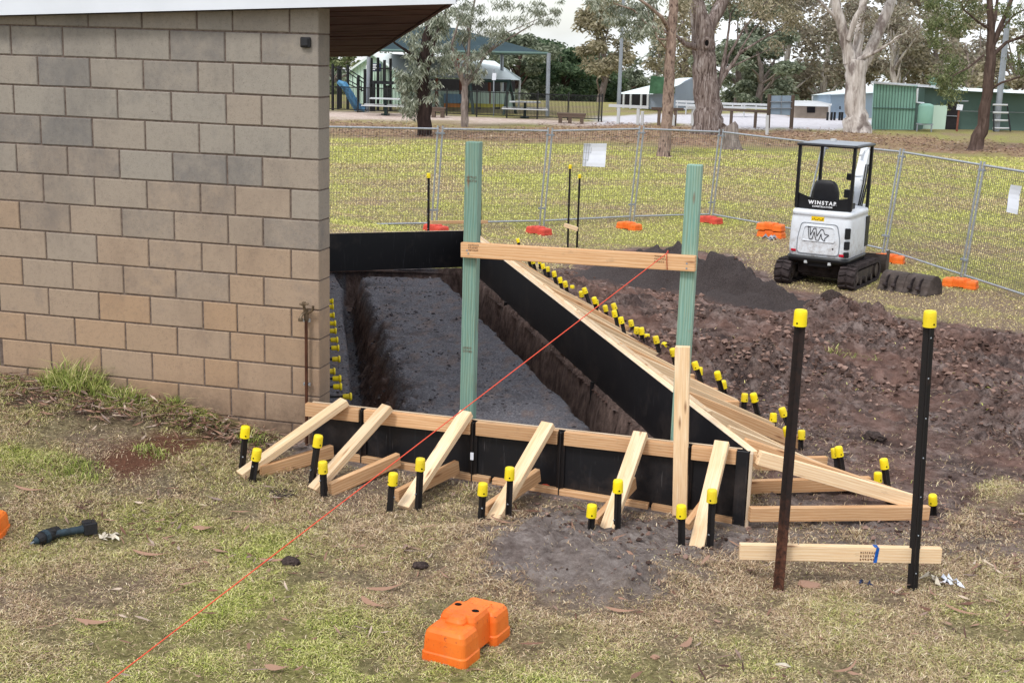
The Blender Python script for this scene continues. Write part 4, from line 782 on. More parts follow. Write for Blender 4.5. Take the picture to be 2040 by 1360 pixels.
mb.build('screw', M['steel_grey'], tpk, world=True)
ub = thing('upright_board', 'pale pine board standing upright in front of the right green post', 'board', (2.44, -.20, -.03))
uo = plank('board', (ay(1353, 1057, -.205)[0], -.205, float(gbase(2.44, -.2))-.03), (ay(1358, 692, -.205)[0]+.0, -.205+.045, ay(1358, 692, -.2)[2]), .09, .042, M['pine'], ub, up=(0, -1, 0))
mb = MB(); z0 = uo.location
for k, (zz, ln) in enumerate(((.97, .05), (.94, .045), (.91, .055), (.955, .03), (.925, .03))):
    x0 = 2.437+.006*(k % 3); mb.box((x0-.005+zz*.028, -.2046+zz*.0455, zz), (ln, .0015, .004))
mb.build('pencil_mark', M['ink'], ub, world=True)
A_ = ay(1328, 508, -.085); A_[2] += .01; A_[1] -= .0
Bp = at(150, 1408, .25); mb = MB(); pts = []
for i in range(25):
    t = i/24; p = A_*(1-t)+Bp*t; p = p+np.array([0, 0, -.02*4*t*(1-t)*.0]); pts.append(p)
mb.tube(pts, .0027, 8); Wr = A_+np.array([.0, .0, 0]); mb.tube([A_+np.array([0, -.005, .0]), A_+np.array([.0, .05, .012]), A_+np.array([.004, .055, -.05]), A_+np.array([.008, .0, -.10]), A_+np.array([0, -.006, 0])], .0022, 6)
tag(mb.build('string_line', M['string'], loc=tuple(A_)), 'taut orange string line running from the cross plank down to the lower left', 'string line')
# the peg that holds its near end stands just outside the picture
# rebar dowels sticking out of the side wall
DW = [(696.5, 789.6), (677, 770), (675.5, 754), (664, 739.6), (674, 715), (672, 693), (670, 677), (667, 659), (666, 644), (663, 628), (661.6, 611), (661, 600)]
nrm = np.array([SD.y, -SD.x, 0])
for i, (px, py) in enumerate(DW):
    P = at(px, py, .30); t = thing('capped_dowel', f'{ORD[i]} yellow capped dowel from the near end, sticking out of the block building', 'dowel', tuple(P-nrm*.34), 0, 'capped dowels along the building')
    mb = MB(); mb.cyl(P-nrm*.36, P-nrm*.01, .009, 10); mb.build('bar', M['black_steel'], t, world=True)
    mb = MB(); Mx = Matrix.Translation(V3(P-nrm*.05)) @ Vector(nrm).to_track_quat('Z', 'Y').to_matrix().to_4x4(); mb.lathe([(.018, 0), (.020, .01), (.021, .045), (.021, .048), (.030, .050), (.030, .060), (.022, .067)], 14, Mx); mb.build('cap', M['yellow'], t, world=True)
# thin stakes beyond the trench (setting out pegs)
for (b, t_, lb) in (((853, 500), (854, 345), 'yellow capped black peg beyond the rear board, at the left end of a thin timber'), ((957, 500), (958, 338), 'black peg with a yellow cap half hidden behind the left green post'), ((1131, 493), (1136, 328), 'taller yellow capped black peg on the lawn beyond the trench, left of a close pair'), ((1149, 493), (1155, 347), 'shorter yellow capped black peg on the lawn beyond the trench, right of a close pair')):
    z = -.4
    for _ in range(20):
        P = at(b[0], b[1], z); z = .5*z+.5*float(gbase(P[0], P[1]))
    picket('setting_out_peg', P, on(t_[0], t_[1], P), lb, 'setting out pegs beyond the trench', capr=.031, caph=.07, R=.02)
    if b[0] == 853: pA = P
    if b[0] == 957: pB = P
    if b[0] == 1131: pC = P
    if b[0] == 1149: pD = P
tb = plank('cross_timber', on(857, 443, pA), on(970, 442, pB), .045, .05, M['pine_red']); tag(tb, 'thin far cross timber between two pegs beyond the rear black board', 'timber')
tb = plank('cross_timber', on(1124, 448, pC, -.1), on(1151, 457, pD, -.2), .045, .07, M['pine']); tag(tb, 'short pale cross timber on the close pair of pegs on the lawn', 'timber')

# ------------------------------------------------------------------ fence feet, tool, scraps
def fence_foot_mesh(mb, M4=None, detail=True):
    # moulded block: two wide lobes, a narrower raised middle with two sockets; x across, y along, z up
    def rnd(w, l, r, cx=0, cy=0, n=4):
        pts = []
        for sx, sy, a0 in ((1, -1, -90), (1, 1, 0), (-1, 1, 90), (-1, -1, 180)):
            for k in range(n+1):
                a = math.radians(a0+90*k/n); pts.append((cx+sx*(w/2-r)+r*math.cos(a), cy+sy*(l/2-r)+r*math.sin(a)))
        return pts
    def lobe(cx, cy, w, l, zs):
        rings = [rnd(w-2*i, l-2*i, max(.012, .03-i*.3), cx, cy) for z, i in zs]; n = len(rings[0]); vs = []
        for (z, i), r in zip(zs, rings): vs += [Vector((x, y, z)) for x, y in r]
        if M4 is not None: vs = [M4 @ v_ for v_ in vs]
        fs = [(k*n+i, k*n+(i+1) % n, (k+1)*n+(i+1) % n, (k+1)*n+i) for k in range(len(zs)-1) for i in range(n)]+[tuple(range(n-1, -1, -1)), tuple((len(zs)-1)*n+i for i in range(n))]
        mb.add(vs, fs, 0, False)
    prof = [(.0, 0), (.012, -.0), (.035, 0.001), (.04, .007), (.09, .010), (.112, .016), (.124, .028), (.128, .045)]
    lobe(0, -.17, .245, .20, prof); lobe(.012, .17, .245, .20, prof)
    lobe(-.010, 0, .215, .22, [(.02, 0), (.10, .006), (.13, .012), (.146, .022), (.150, .035)])
    lobe(0, -.10, .11, .12, [(.10, 0), (.135, .004), (.147, .014), (.149, .025)])
    lobe(.06, .13, .07, .09, [(.10, 0), (.125, .006), (.14, .02), (.143, .028)]); lobe(-.05, .12, .08, .09, [(.10, 0), (.12, .006), (.136, .018), (.138, .03)])
    for cx, cy in ((-.062, .03), (.048, .0)):
        o = Vector((cx, cy, .1485)); pr = [(.021, .0), (.021, .0035), (.0, .0035)]
        MM = Matrix.Translation(o) if M4 is None else M4 @ Matrix.Translation(o); mb.lathe([(.019, .0), (.019, .0022), (.001, .0023)], 14, MM, 1)
def foot(P, rz, label, mat='orange', group='fence feet', tiltx=0, stack=None, sc=1):
    mb = MB(); fence_foot_mesh(mb); o = mb.build('fence_block', [M[mat], M['hole']], None, bevel=.004, seg=2); o.location = V3(P); o.rotation_euler = (tiltx, 0, rz); o.scale = (sc, sc, sc); tag(o, label, 'fence block', group); return o
fa, fb2 = at(892, 1338, 0), at(965, 1215, 0)
ang = math.atan2(-(fb2[0]-fa[0]), fb2[1]-fa[1]); cc = (fa+fb2)/2
cc = at(928, 1288, 0); cc[2] = float(gz(cc[:1], cc[1:2])[0])+.0
foot(cc, -.20, 'large orange plastic fence block lying alone on the near lawn', sc=.98).scale = (.99, .88, 1.32)
lc = gpt(-56, 1085); lc[2] = float(gz(lc[:1], lc[1:2])[0]); foot(lc, .3, 'orange fence block cut off by the left edge of the picture')
# cordless tool
tl = gpt(138, 1070); tl[2] = float(gz(tl[:1], tl[1:2])[0]); TS = 1.12; ct2 = thing('cordless_tool', 'dark teal cordless impact driver lying on its side on the lawn at the left', 'power tool', tuple(tl), math.atan2(.24, .21)-.05)
mb = MB(); mb.tube([(-.10, 0, .035), (-.05, 0, .038), (.05, 0, .04), (.09, 0, .04)], [.026, .021, .022, .027], 12); mb.build('grip', M['tool_blue'], ct2)
mb = MB(); mb.box((.115, 0, .045), (.075, .075, .07)); mb.box((.10, 0, .082), (.05, .05, .012)); mb.build('battery', M['dark_plastic'], ct2, bevel=.008, seg=2)
mb = MB(); mb.tube([(-.185, -.045, .034), (-.165, -.035, .036), (-.10, .005, .038), (-.055, .035, .038)], [.028, .036, .038, .033], 10, smooth=False); mb.box((-.10, -.0, .06), (.05, .05, .02)); mb.build('motor_head', M['dark_plastic'], ct2, bevel=.004)
mb = MB(); mb.tube([(-.150, -.026, .036), (-.125, -.011, .037)], [.041, .041], 10, smooth=False); mb.tube([(-.185, -.045, .034), (-.205, -.058, .032)], [.022, .014], 10); mb.build('housing_band', M['tool_blue'], ct2)
mb = MB(); mb.cyl((-.20, -.055, .032), (-.225, -.07, .03), .006, 8); mb.build('chuck', M['steel_grey'], ct2)
mb = MB(); mb.box((-.07, -.02, .036), (.03, .014, .012)); mb.build('trigger', M['dark_plastic'], ct2, bevel=.003)
# scraps
def scrap(px, py, r, lb, mat, fl=.35, cat='scrap', name='paper_scrap'):
    return clod(px, py, r, lb, fl, mat, name, cat)
def crumple(px, py, l, lb, mat, n=5, cat='scrap', name='crumpled_scrap', up=.03):
    P = gpt(px, py); P[2] = float(gz(P[:1], P[1:2])[0])+.006; rs = random.Random(px); mb = MB()
    for k in range(n):
        a = rs.uniform(0, 6.28); c_ = P+np.array([rs.uniform(-l, l)*.4, rs.uniform(-l, l)*.25, 0]); d = np.array([math.cos(a), math.sin(a), 0])*l*rs.uniform(.25, .5); s = np.array([-math.sin(a), math.cos(a), 0])*l*rs.uniform(.06, .14); u = np.array([0, 0, up*rs.uniform(.3, 1.2)])
        mb.quad(c_-d, c_-s+u*.6, c_+s*.3+u, c_-d*.3+s*1.6+u*.2); mb.quad(c_-s+u*.6, c_+d*.9+u*.2, c_+d*.3+s*1.3+u*.5, c_+s*.3+u)
    return tag(mb.build(name, M[mat], loc=tuple(P)), lb, cat)
M['pale_leaf'] = m_simple('pale_dry_leaf', lin(206, 196, 178), .7, .2, 0, .2, 20)
crumple(222, 1070, .16, 'pale dried leaves beside the cordless tool', 'pale_leaf', 6, 'leaves', 'dry_leaves'); crumple(1890, 1164, .14, 'crumpled white paper on the grass right of the right tall stake', 'paper', 6, 'paper', 'crumpled_paper', .04); crumple(1851, 1160, .13, 'curled pale leaf at the foot of the right tall stake', 'pale_leaf', 3, 'leaf', 'dry_leaf', .08)
crumple(1021, 1036, .05, 'small white paper scrap right of the fourth front brace foot', 'paper', 2, 'paper', 'paper_scrap', .02); crumple(1725, 1164, .08, 'small dark blue crumpled scrap between the two tall stakes', 'navy', 5, 'scrap', 'crumpled_scrap', .03); clod(1560, 1325, .026, 'small pale stone on the lawn at the bottom right', .5, 'pale_leaf', 'pale_stone', 'stone'); crumple(1540, 1025, .06, 'white scrap by the near end of the first side strut', 'paper', 3, 'paper', 'paper_scrap', .04); clod(1612, 1165, .05, 'low pale stone on the grass between the tall stakes', .25, 'fallen', 'pale_stone', 'stone'); clod(1305, 1312, .018, 'tiny tan pebble on the lawn right of the orange block', .7, 'fallen', 'pebble', 'pebble')
# ------------------------------------------------------------------ temporary fence
HF = np.array([math.sin(YAW), math.cos(YAW), 0])
NODES = [((877, 257), (864, 455)), ((1096, 261), (1079, 450)), ((1278, 257), (1258, 441)), ((1437, 263), (1416, 436)), ((1643, 287), (1600, 470)), ((1797, 303), (1761, 508)), ((1957, 329), (1916, 560))]
FN = []
for t_, b in NODES:
    B = gpt(*b); FN.append((B, on(t_[0], t_[1], B)))
dl = FN[0][0]-FN[1][0]; dl2 = FN[0][1]-FN[1][1]; FN.insert(0, (FN[0][0]+dl*1.07, FN[0][1]+dl2*1.07))
dl = FN[-1][0]-FN[-2][0]; FN.append((FN[-1][0]+dl*.93+np.array([.0, 0, 0]), FN[-1][1]+(FN[-1][1]-FN[-2][1])*.93))
for i in range(len(FN)-1):
    (b0, t0), (b1, t1) = FN[i], FN[i+1]
    d = (b1-b0)/np.linalg.norm(b1-b0); e = .05
    b0, b1, t0, t1 = b0+d*e, b1-d*e, t0+d*e, t1-d*e
    fp = thing('mesh_fence', f'{ORD[i]} temporary wire mesh fence panel from the left, standing across the lawn', 'fence panel', tuple((b0+b1)/2), 0, 'temporary fence panels')
    mb = MB(); r = .019; k0 = .055
    mb.tube([b0, t0+(t0-b0)*.03], r, 8); mb.tube([b1, t1+(t1-b1)*.03], r, 8); mb.tube([t0, t1], r, 8); mb.tube([b0+(t0-b0)*k0, b1+(t1-b1)*k0], r, 8); mb.build('frame', M['galv'], fp, world=True)
    mb = MB(); W_ = np.linalg.norm(b1-b0); n = int(W_/.055); ww = .0042
    for j in range(1, n):
        f_ = j/n; p, q_ = b0+(b1-b0)*f_+(t0-b0)*k0*(1-f_)+(t1-b1)*k0*f_, t0+(t1-t0)*f_; mb.bar(p, q_, ww, ww)
    for j in range(1, 12):
        f_ = k0+(1-k0)*j/12; mb.bar(b0+(t0-b0)*f_, b1+(t1-b1)*f_, ww, ww)
    mb.build('wire_mesh', M['wire'], fp, world=True)
    mb = MB(); c_ = t1+d*e-[0, 0, .08]; mb.bar(c_-d*.085, c_+d*.085, .045, .03); mb.cyl(c_-HF*.09, c_+HF*.03, .011, 8); mb.build('clamp', M['steel_grey'], fp, world=True); mb = MB(); c_ = b1+d*e+[0, 0, .35]; mb.bar(c_-d*.085, c_+d*.085, .045, .03); mb.build('clamp', M['steel_grey'], fp, world=True)
def pz(px, py): P = gpt(px, py); P[2] = float(gz(P[:1], P[1:2])[0]); return P
for px, py, rz, mt, lb in ((868, 462, 1.0, 'red_plastic', 'reddish fence block mostly hidden behind the rear black board'), (1073, 465, 1.0, 'red_plastic', 'faded red fence block on the lawn left of the close pair of pegs'), (1253, 456, 1.0, 'orange', 'orange fence block on the lawn between the two green posts'), (1414, 445, 1.0, 'red_plastic', 'small red fence block on the lawn just right of the right green post'), (1770, 522, 1.4, 'orange', 'orange fence block beside the blade of the excavator'), (1912, 572, 1.3, 'orange', 'orange fence block under the right fence post, beyond the buckets')):
    foot(pz(px, py), rz, lb, mt, sc=1.0)
P = pz(1536, 472); foot(P, 1.2, 'lower orange block of the stacked pair left of the excavator', 'orange'); foot(P+np.array([-.02, .0, .14]), 1.25, 'upper orange block of the stacked pair left of the excavator', 'orange')
crumple(1533, 477, .3, 'small silvery scrap leaning on the stacked orange blocks', 'steel_grey', 6, 'scrap', 'crumpled_scrap', .10)
# notices tied to the fence
def notice(pts, lb, marks=True):
    P = np.mean([FN[2][0], FN[3][0]], 0) if pts[0][0] < 1500 else FN[7][0]
    off = -.06
    if pts[0][0] > 1500:
        base = FN[7][0]+(FN[8][0]-FN[7][0])*.45; P = base
    mb = MB(); q_ = [on(a, b, P, off) for a, b in pts]; n_ = HF*.006; N = 6
    for i in range(N):
        f0, f1 = i/N, (i+1)/N; w0, w1 = .02*math.sin(f0*5), .02*math.sin(f1*5); a, b, c_, d_ = q_
        A0, B0, A1, B1 = a+(d_-a)*f0, b+(c_-b)*f0, a+(d_-a)*f1, b+(c_-b)*f1
        vs = [A0+HF*w0, B0+HF*w0, B1+HF*w1, A1+HF*w1]; mb.add([*vs, *[v_+n_ for v_ in vs]], [(0, 3, 2, 1), (4, 5, 6, 7), (0, 1, 5, 4), (1, 2, 6, 5), (2, 3, 7, 6), (3, 0, 4, 7)])
    o = mb.build('fence_notice', M['paper'], loc=tuple(q_[0])); tag(o, lb, 'notice', 'notices on the fence'); return o
notice([(1163, 286), (1209, 286), (1205, 333), (1160, 331)], 'square white notice sheet hanging on the fence between the two green posts')
notice([(2014, 368), (2036, 371), (2026, 427), (2004, 422)], 'narrow white notice sheet hanging on the fence at the right edge')

# ------------------------------------------------------------------ mini excavator
EX = thing('mini_excavator', 'white mini excavator with a black canopy, parked seen from behind beside the spoil heap', 'excavator', (2.97, 13.50, -.70), -.27); EX.scale = (.96, .96, .96)
def rrect(x0, x1, y0, y1, r, n=5):
    pts = []
    for cx, cy, a0 in ((x1-r, y0+r, -90), (x1-r, y1-r, 0), (x0+r, y1-r, 90), (x0+r, y0+r, 180)):
        for k in range(n+1): a = math.radians(a0+90*k/n); pts.append((cx+r*math.cos(a), cy+r*math.sin(a)))
    return pts
def loft(mb, layers, m=0, smooth=True):
    n = len(layers[0][1]); vs = [(x, y, z) for z, pl in layers for x, y in pl]
    fs = [(k*n+i, k*n+(i+1) % n, (k+1)*n+(i+1) % n, (k+1)*n+i) for k in range(len(layers)-1) for i in range(n)]
    mb.add(vs, fs, m, smooth); mb.add(vs[:n], [tuple(range(n-1, -1, -1))], m); mb.add(vs[-n:], [tuple(range(n))], m)
for sx in (-1, 1):
    cx = sx*.53; prof = []
    for k in range(17): a = math.radians(90+180*k/16); prof.append((-.60+.185*math.cos(a), .19+.185*math.sin(a)))
    for k in range(17): a = math.radians(-90+180*k/16); prof.append((.60+.175*math.cos(a), .18+.175*math.sin(a)))
    inner = [(y*.88, .185+(z-.185)*.78) for y, z in prof]; mb = MB(); n = len(prof); w_ = .13
    vs = [(cx+s_*w_, y, z) for s_ in (-1, 1) for y, z in prof]+[(cx+s_*w_, y, z) for s_ in (-1, 1) for y, z in inner]
    fs = [(i, (i+1) % n, n+(i+1) % n, n+i) for i in range(n)]+[(2*n+i, 3*n+i, 3*n+(i+1) % n, 2*n+(i+1) % n) for i in range(n)]+[(i, 2*n+i, 2*n+(i+1) % n, (i+1) % n) for i in range(n)]+[(n+i, n+(i+1) % n, 3*n+(i+1) % n, 3*n+i) for i in range(n)]
    mb.add(vs, fs)
    per = []   # lugs round the loop
    L_ = 0; seg = []
    for i in range(n):
        a, b = prof[i], prof[(i+1) % n]; l = math.hypot(b[0]-a[0], b[1]-a[1]); seg.append((L_, l, a, b)); L_ += l
    for k in range(34):
        s_ = L_*k/34
        for l0, l, a, b in seg:
            if l0 <= s_ < l0+l:
                f_ = (s_-l0)/l; y, z = a[0]+(b[0]-a[0])*f_, a[1]+(b[1]-a[1])*f_; t_ = math.atan2(b[1]-a[1], b[0]-a[0])
                for q_ in (-1, 1): mb.box((cx+q_*.068, y+(-.0)*0, z), (.115, .042+.01*random.random(), .05), Matrix.Rotation(t_+.0, 3, 'X') @ Matrix.Rotation(q_*.22, 3, 'Z'))
                break
    tr = mb.build('track', M['rubber'], EX)
    mb = MB(); mb.box((cx, 0, .19), (.15, 1.0, .16))
    for y in (-.6, .6): mb.cyl((cx-.11, y, .185), (cx+.11, y, .185), .12, 18)
    for y in (-.3, 0, .3): mb.cyl((cx-.11, y, .1), (cx+.11, y, .1), .055, 12)
    for y in (-.6,):
        mb.cyl((cx-.135, y, .185), (cx+.135, y, .185), .06, 12)
    mb.build('track_frame', M['mud_steel'], tr)
mb = MB(); mb.box((0, 0, .26), (.82, .75, .22)); mb.box((0, -.2, .17), (.7, .3, .12)); mb.cyl((0, 0, .34), (0, 0, .44), .28, 24); mb.build('undercarriage', M['rubber'], EX, bevel=.02)
mb = MB(); nb_ = 7
for i in range(nb_):
    a0, a1 = -.9+1.5*i/nb_, -.9+1.5*(i+1)/nb_; p0, p1 = (1.12-.10*math.cos(a0)+.06, .24+.24*math.sin(a0)), (1.12-.10*math.cos(a1)+.06, .24+.24*math.sin(a1)); mb.bar((-.0, p0[0], p0[1]), (0, p1[0], p1[1]), 1.36, .016, up=(0, -1, .2))
for s_ in (-1, 1): mb.box((s_*.68, 1.08, .24), (.014, .16, .42)); mb.bar((s_*.28, .55, .25), (s_*.28, 1.08, .2), .07, .09)
mb.build('dozer_blade', M['mud_steel'], EX)
# body: engine housing with rounded rear corners
mb = MB(); L0 = lambda i, y0=-.70, w=.50: rrect(-w+i, w-i, y0+i, .45, .13)
loft(mb, [(.47, L0(.03)), (.50, L0(.012)), (.60, L0(0)), (.98, L0(.004)), (1.10, L0(.012)), (1.14, L0(.020)), (1.145, L0(.012)), (1.20, L0(.016)), (1.225, L0(.035)), (1.23, L0(.06))])
mb.build('engine_housing', M['machine_white'], EX)
mb = MB(); loft(mb, [(.38, rrect(-.44, .44, -.62, .42, .1)), (.40, rrect(-.49, .49, -.715, .43, .12)), (.485, rrect(-.505, .505, -.725, .44, .13)), (.49, rrect(-.49, .49, -.71, .44, .13))]); mb.box((0, -.60, .36), (.42, .14, .06)); mb.build('bumper', M['black_paint'], EX)
mb = MB()
for x in (-.17, .22): mb.box((x, -.70, .395), (.055, .04, .055))
mb.build('tie_down_lug', M['offwhite'], EX, bevel=.008)
# rear hatch: raised trapezoid with a rim
def ring(mb, out, inn, y0, y1, m=0):
    n = len(out); vs = [(x, y0, z) for x, z in out]+[(x, y1, z) for x, z in out]+[(x, y0, z) for x, z in inn]+[(x, y1, z) for x, z in inn]
    for i in range(n):
        j = (i+1) % n; mb.add([vs[i], vs[j], vs[n+j], vs[n+i]], [(0, 1, 2, 3)], m); mb.add([vs[n+i], vs[n+j], vs[3*n+j], vs[3*n+i]], [(0, 1, 2, 3)], m); mb.add([vs[3*n+i], vs[3*n+j], vs[2*n+j], vs[2*n+i]], [(0, 1, 2, 3)], m)
def chamfer(pts, r):
    o = []; n = len(pts)
    for i in range(n):
        a, b, c_ = Vector(pts[i-1]), Vector(pts[i]), Vector(pts[(i+1) % n]); u, v_ = (a-b).normalized(), (c_-b).normalized()
        for k in range(5):
            t = k/4; p = (b+u*r)*(1-t)**2+b*2*t*(1-t)+(b+v_*r)*t*t; o.append((p.x, p.y))
    return o
o_ = chamfer([(-.34, .525), (.36, .525), (.37, .76), (.31, 1.03), (-.29, 1.03), (-.345, .76)], .06); i_ = [(x*.955, .78+(z-.78)*.945) for x, z in o_]; i2 = chamfer([(-.275, .735), (.29, .735), (.26, .985), (-.235, .985)], .05); i3 = [(x*.95, .86+(z-.86)*.90) for x, z in i2]
mb = MB(); ring(mb, o_, i_, -.695, -.703); hs = mb.build('hatch_seam', M['steel_grey'], EX)
mb = MB(); ring(mb, i2, i3, -.69, -.716); mb.add([(x, -.7025, z) for x, z in i_], [tuple(range(len(i_)))]); mb.build('rear_hatch', M['machine_white'], EX, bevel=.003)
mb = MB(); mb.cyl((.255, -.70, .64), (.255, -.708, .64), .013, 12); mb.build('hatch_lock', M['black_paint'], EX)
mb = MB(); mb.box((-.39, -.694, .565), (.085, .02, .042)); o = mb.build('tail_reflector', M['red_lens'], EX, bevel=.006)
mb = MB(); mb.box((.40, -.690, .545), (.085, .02, .042)); o = mb.build('tail_reflector', M['red_lens'], EX, bevel=.006)
mb = MB(); mb.box((-.03, -.6885, 1.09), (.21, .004, .085)); st = mb.build('warning_sticker', M['sticker_yellow'], EX)
mb = MB()
for k in range(7): mb.box((-.11+.025*k, -.6915, 1.085+.012*math.sin(k*2)), (.014, .002, .014))
mb.box((.055, -.6915, 1.10), (.018, .002, .018)); mb.build('sticker_print', M['ink'], st)
for (z, h) in ((.90, .17), (.71, .13), (.56, .09)):
    mb = MB(); mb.box((.445, -.635, z), (.09, .11, h), Matrix.Rotation(.6, 3, 'Z')); mb.build('air_vent', M['black_paint'], EX, bevel=.01); 
mb = MB(); mb.box((.50, .30, .85), (.012, .2, .5)); mb.build('side_panel', M['dark_plastic'], EX, bevel=.01)
# logo on the hatch: outlined W with a star
def poly_tube(mb, pts, y, r=.0055, close=True):
    p = [(x, y, z) for x, z in pts]
    if close: p = p+[p[0]]
    for a, b in zip(p[:-1], p[1:]): mb.tube([a, b], r, 6)
mb = MB(); cxl, czl = .0, .865; S = .0088
def lg(px, py): return (cxl+(px-500)*.00180, czl-(py-752)*.00180)     # from the emblem's own drawing
W1 = [(405, 697), (422, 800), (446, 806), (470, 740), (482, 812), (504, 815), (530, 745), (552, 790)]
mb2 = [(405, 697), (421, 803), (447, 806), (463, 738), (484, 812), (507, 814), (527, 750), (534, 790), (564, 822), (563, 790), (598, 758), (558, 752), (546, 714), (524, 712), (490, 776), (477, 706), (458, 708), (431, 772), (424, 700)]
poly_tube(mb, [lg(*p) for p in mb2], -.708, .006); mb.build('emblem', M['ink'], EX)
def text(name, body, size, mat, parent, loc, rot, ext=.002, sx=1, bold=0, space=1.0):
    cu = bpy.data.curves.new(name, 'FONT'); cu.body = body; cu.size = size; cu.extrude = ext; cu.align_x = 'CENTER'; cu.offset = bold; cu.space_character = space
    ob = bpy.data.objects.new(name, cu); C.objects.link(ob); dg = bpy.context.evaluated_depsgraph_get(); me = bpy.data.meshes.new_from_object(ob.evaluated_get(dg)); bpy.data.objects.remove(ob)
    me.materials.clear(); me.materials.append(M[mat]); o = bpy.data.objects.new(name, me); C.objects.link(o); o.parent = parent; o.location = loc; o.rotation_euler = rot; o.scale = (sx, 1, 1); return o
# rear guard panel with the owner's name
mb = MB(); N = 12; th = .015
for i in range(N):
    x0, x1 = -.45+.90*i/N, -.45+.90*(i+1)/N
    zt = lambda x: 1.385+.075*(abs(x)/.45)**1.6+(.03 if x < 0 else 0)*(-x/.45); yy = lambda x: -.60+.05*(x/.45)**2
    vs = [(x0, yy(x0), 1.232), (x1, yy(x1), 1.232), (x1, yy(x1), zt(x1)), (x0, yy(x0), zt(x0))]; vs += [(x, y+th, z) for x, y, z in vs]; mb.add(vs, [(0, 1, 2, 3), (7, 6, 5, 4), (3, 2, 6, 7), (0, 4, 5, 1), (0, 3, 7, 4), (1, 5, 6, 2)])
gp = mb.build('rear_guard', M['black_paint'], EX)
text('lettering', 'WINSTAR', .080, 'white_ink', gp, (.0, -.604, 1.318), (math.pi/2, 0, 0), .003, 1.05, .003, 1.35); text('lettering', 'CONSTRUCTION', .036, 'white_ink', gp, (.0, -.604, 1.272), (math.pi/2, 0, 0), .003, 1.05, .0008, 1.15)
for (x, y, z0, tl_) in ((-.445, -.56, 1.24, 0), (.445, -.56, 1.24, 0), (-.40, .42, .6, .03), (.44, .40, .6, 0)):
    mb = MB(); mb.bar((x, y, z0), (x+.0, y+tl_, 2.235), .05, .055, up=(0, 1, 0)); mb.build('canopy_post', M['black_paint'], EX, bevel=.008)
mb = MB(); loft(mb, [(2.23, rrect(-.485, .485, -.62, .44, .05)), (2.245, rrect(-.50, .50, -.635, .455, .06)), (2.27, rrect(-.49, .49, -.62, .44, .06)), (2.275, rrect(-.46, .46, -.59, .41, .06))]); ro = mb.build('canopy_roof', M['black_paint'], EX)
mb = MB(); loft(mb, [(2.275, rrect(-.42, .45, -.56, .36, .05)), (2.283, rrect(-.41, .44, -.55, .35, .05))]); mb.build('roof_skin', M['steel_grey'], ro)
mb = MB(); mb.cyl((-.12, .1, 2.28), (-.12, .1, 2.32), .05, 14); mb.build('beacon', M['offwhite'], ro)
mb = MB()
for k, (z, w_, t_) in enumerate(((1.16, .20, .05), (1.30, .225, .06), (1.48, .215, .06), (1.62, .185, .05), (1.675, .13, .035), (1.69, .06, .02))):
    pass
loft(mb, [(1.16, rrect(-.20-.04, .20-.04, -.34, -.22, .05)), (1.30, rrect(-.225-.04, .225-.04, -.37, -.24, .06)), (1.5, rrect(-.215-.04, .215-.04, -.40, -.27, .06)), (1.62, rrect(-.185-.04, .185-.04, -.41, -.30, .05)), (1.67, rrect(-.14-.04, .14-.04, -.405, -.31, .04)), (1.69, rrect(-.07-.04, .07-.04, -.39, -.325, .03))])
loft(mb, [(1.10, rrect(-.26, .20, -.34, .12, .06)), (1.20, rrect(-.26, .20, -.34, .12, .06))]); mb.build('seat', M['dark_plastic'], EX)
mb = MB(); mb.box((-.34, -.15, 1.28), (.10, .34, .12)); mb.tube([(-.34, -.08, 1.32), (-.335, -.08, 1.46), (-.30, -.07, 1.60), (-.27, -.06, 1.63)], [.035, .02, .02, .032], 10); mb.build('control_lever', M['dark_plastic'], EX)
mb = MB(); mb.box((.30, -.15, 1.26), (.10, .34, .12)); mb.tube([(.30, -.05, 1.30), (.30, -.05, 1.48), (.28, -.04, 1.56)], [.03, .016, .024], 10); mb.build('control_lever', M['dark_plastic'], EX)
mb = MB(); mb.box((.0, .18, .98), (.8, .5, .10)); mb.box((.1, .85, .62), (.26, .36, .36)); mb.build('swing_frame', M['machine_white'], EX, bevel=.02)
bm_ = [(.12, .85, .72), (.10, .98, 1.15), (.06, 1.18, 1.60), (.04, 1.50, 2.04)]
mb = MB()
for a, b in zip(bm_[:-1], bm_[1:]): mb.bar(a, b, .15, .20, up=(0, -1, .5))
mb.box((.12, 1.0, 1.12), (.22, .2, .16)); bo = mb.build('boom', M['machine_white'], EX, bevel=.012)
mb = MB(); mb.bar((.0, .80, 1.05), (.0, 1.0, 1.40), .075, .075, up=(0, 1, 0)); mb.box((.0, .78, 1.38), (.13, .10, .14)); mb.box((.0, .82, 1.66), (.11, .09, .11)); mb.build('boom_cylinder', M['dark_plastic'], bo, bevel=.01)
mb = MB(); mb.bar((.12, 1.08, 1.58), (.08, 1.3, 1.90), .04, .04); mb.build('cylinder_rod', M['steel_grey'], bo)
mb = MB(); mb.bar((.03, 1.46, 2.12), (.0, 1.30, 1.15), .12, .15, up=(0, 1, 0)); mb.bar((.03, 1.2, 2.0), (.03, 1.5, 2.14), .05, .05); mb.box((.0, 1.32, 1.08), (.16, .14, .2)); mb.build('dipper_arm', M['machine_white'], EX, bevel=.012)
for k in range(3):
    mb = MB(); x = .16+.035*k; mb.tube([(x, .72, .95), (x+.03, .80, 1.25+.05*k), (x+.02, .98, 1.55), (x-.02, 1.2, 1.85)], .013, 7); mb.build('hydraulic_hose', M['black_paint'], EX)
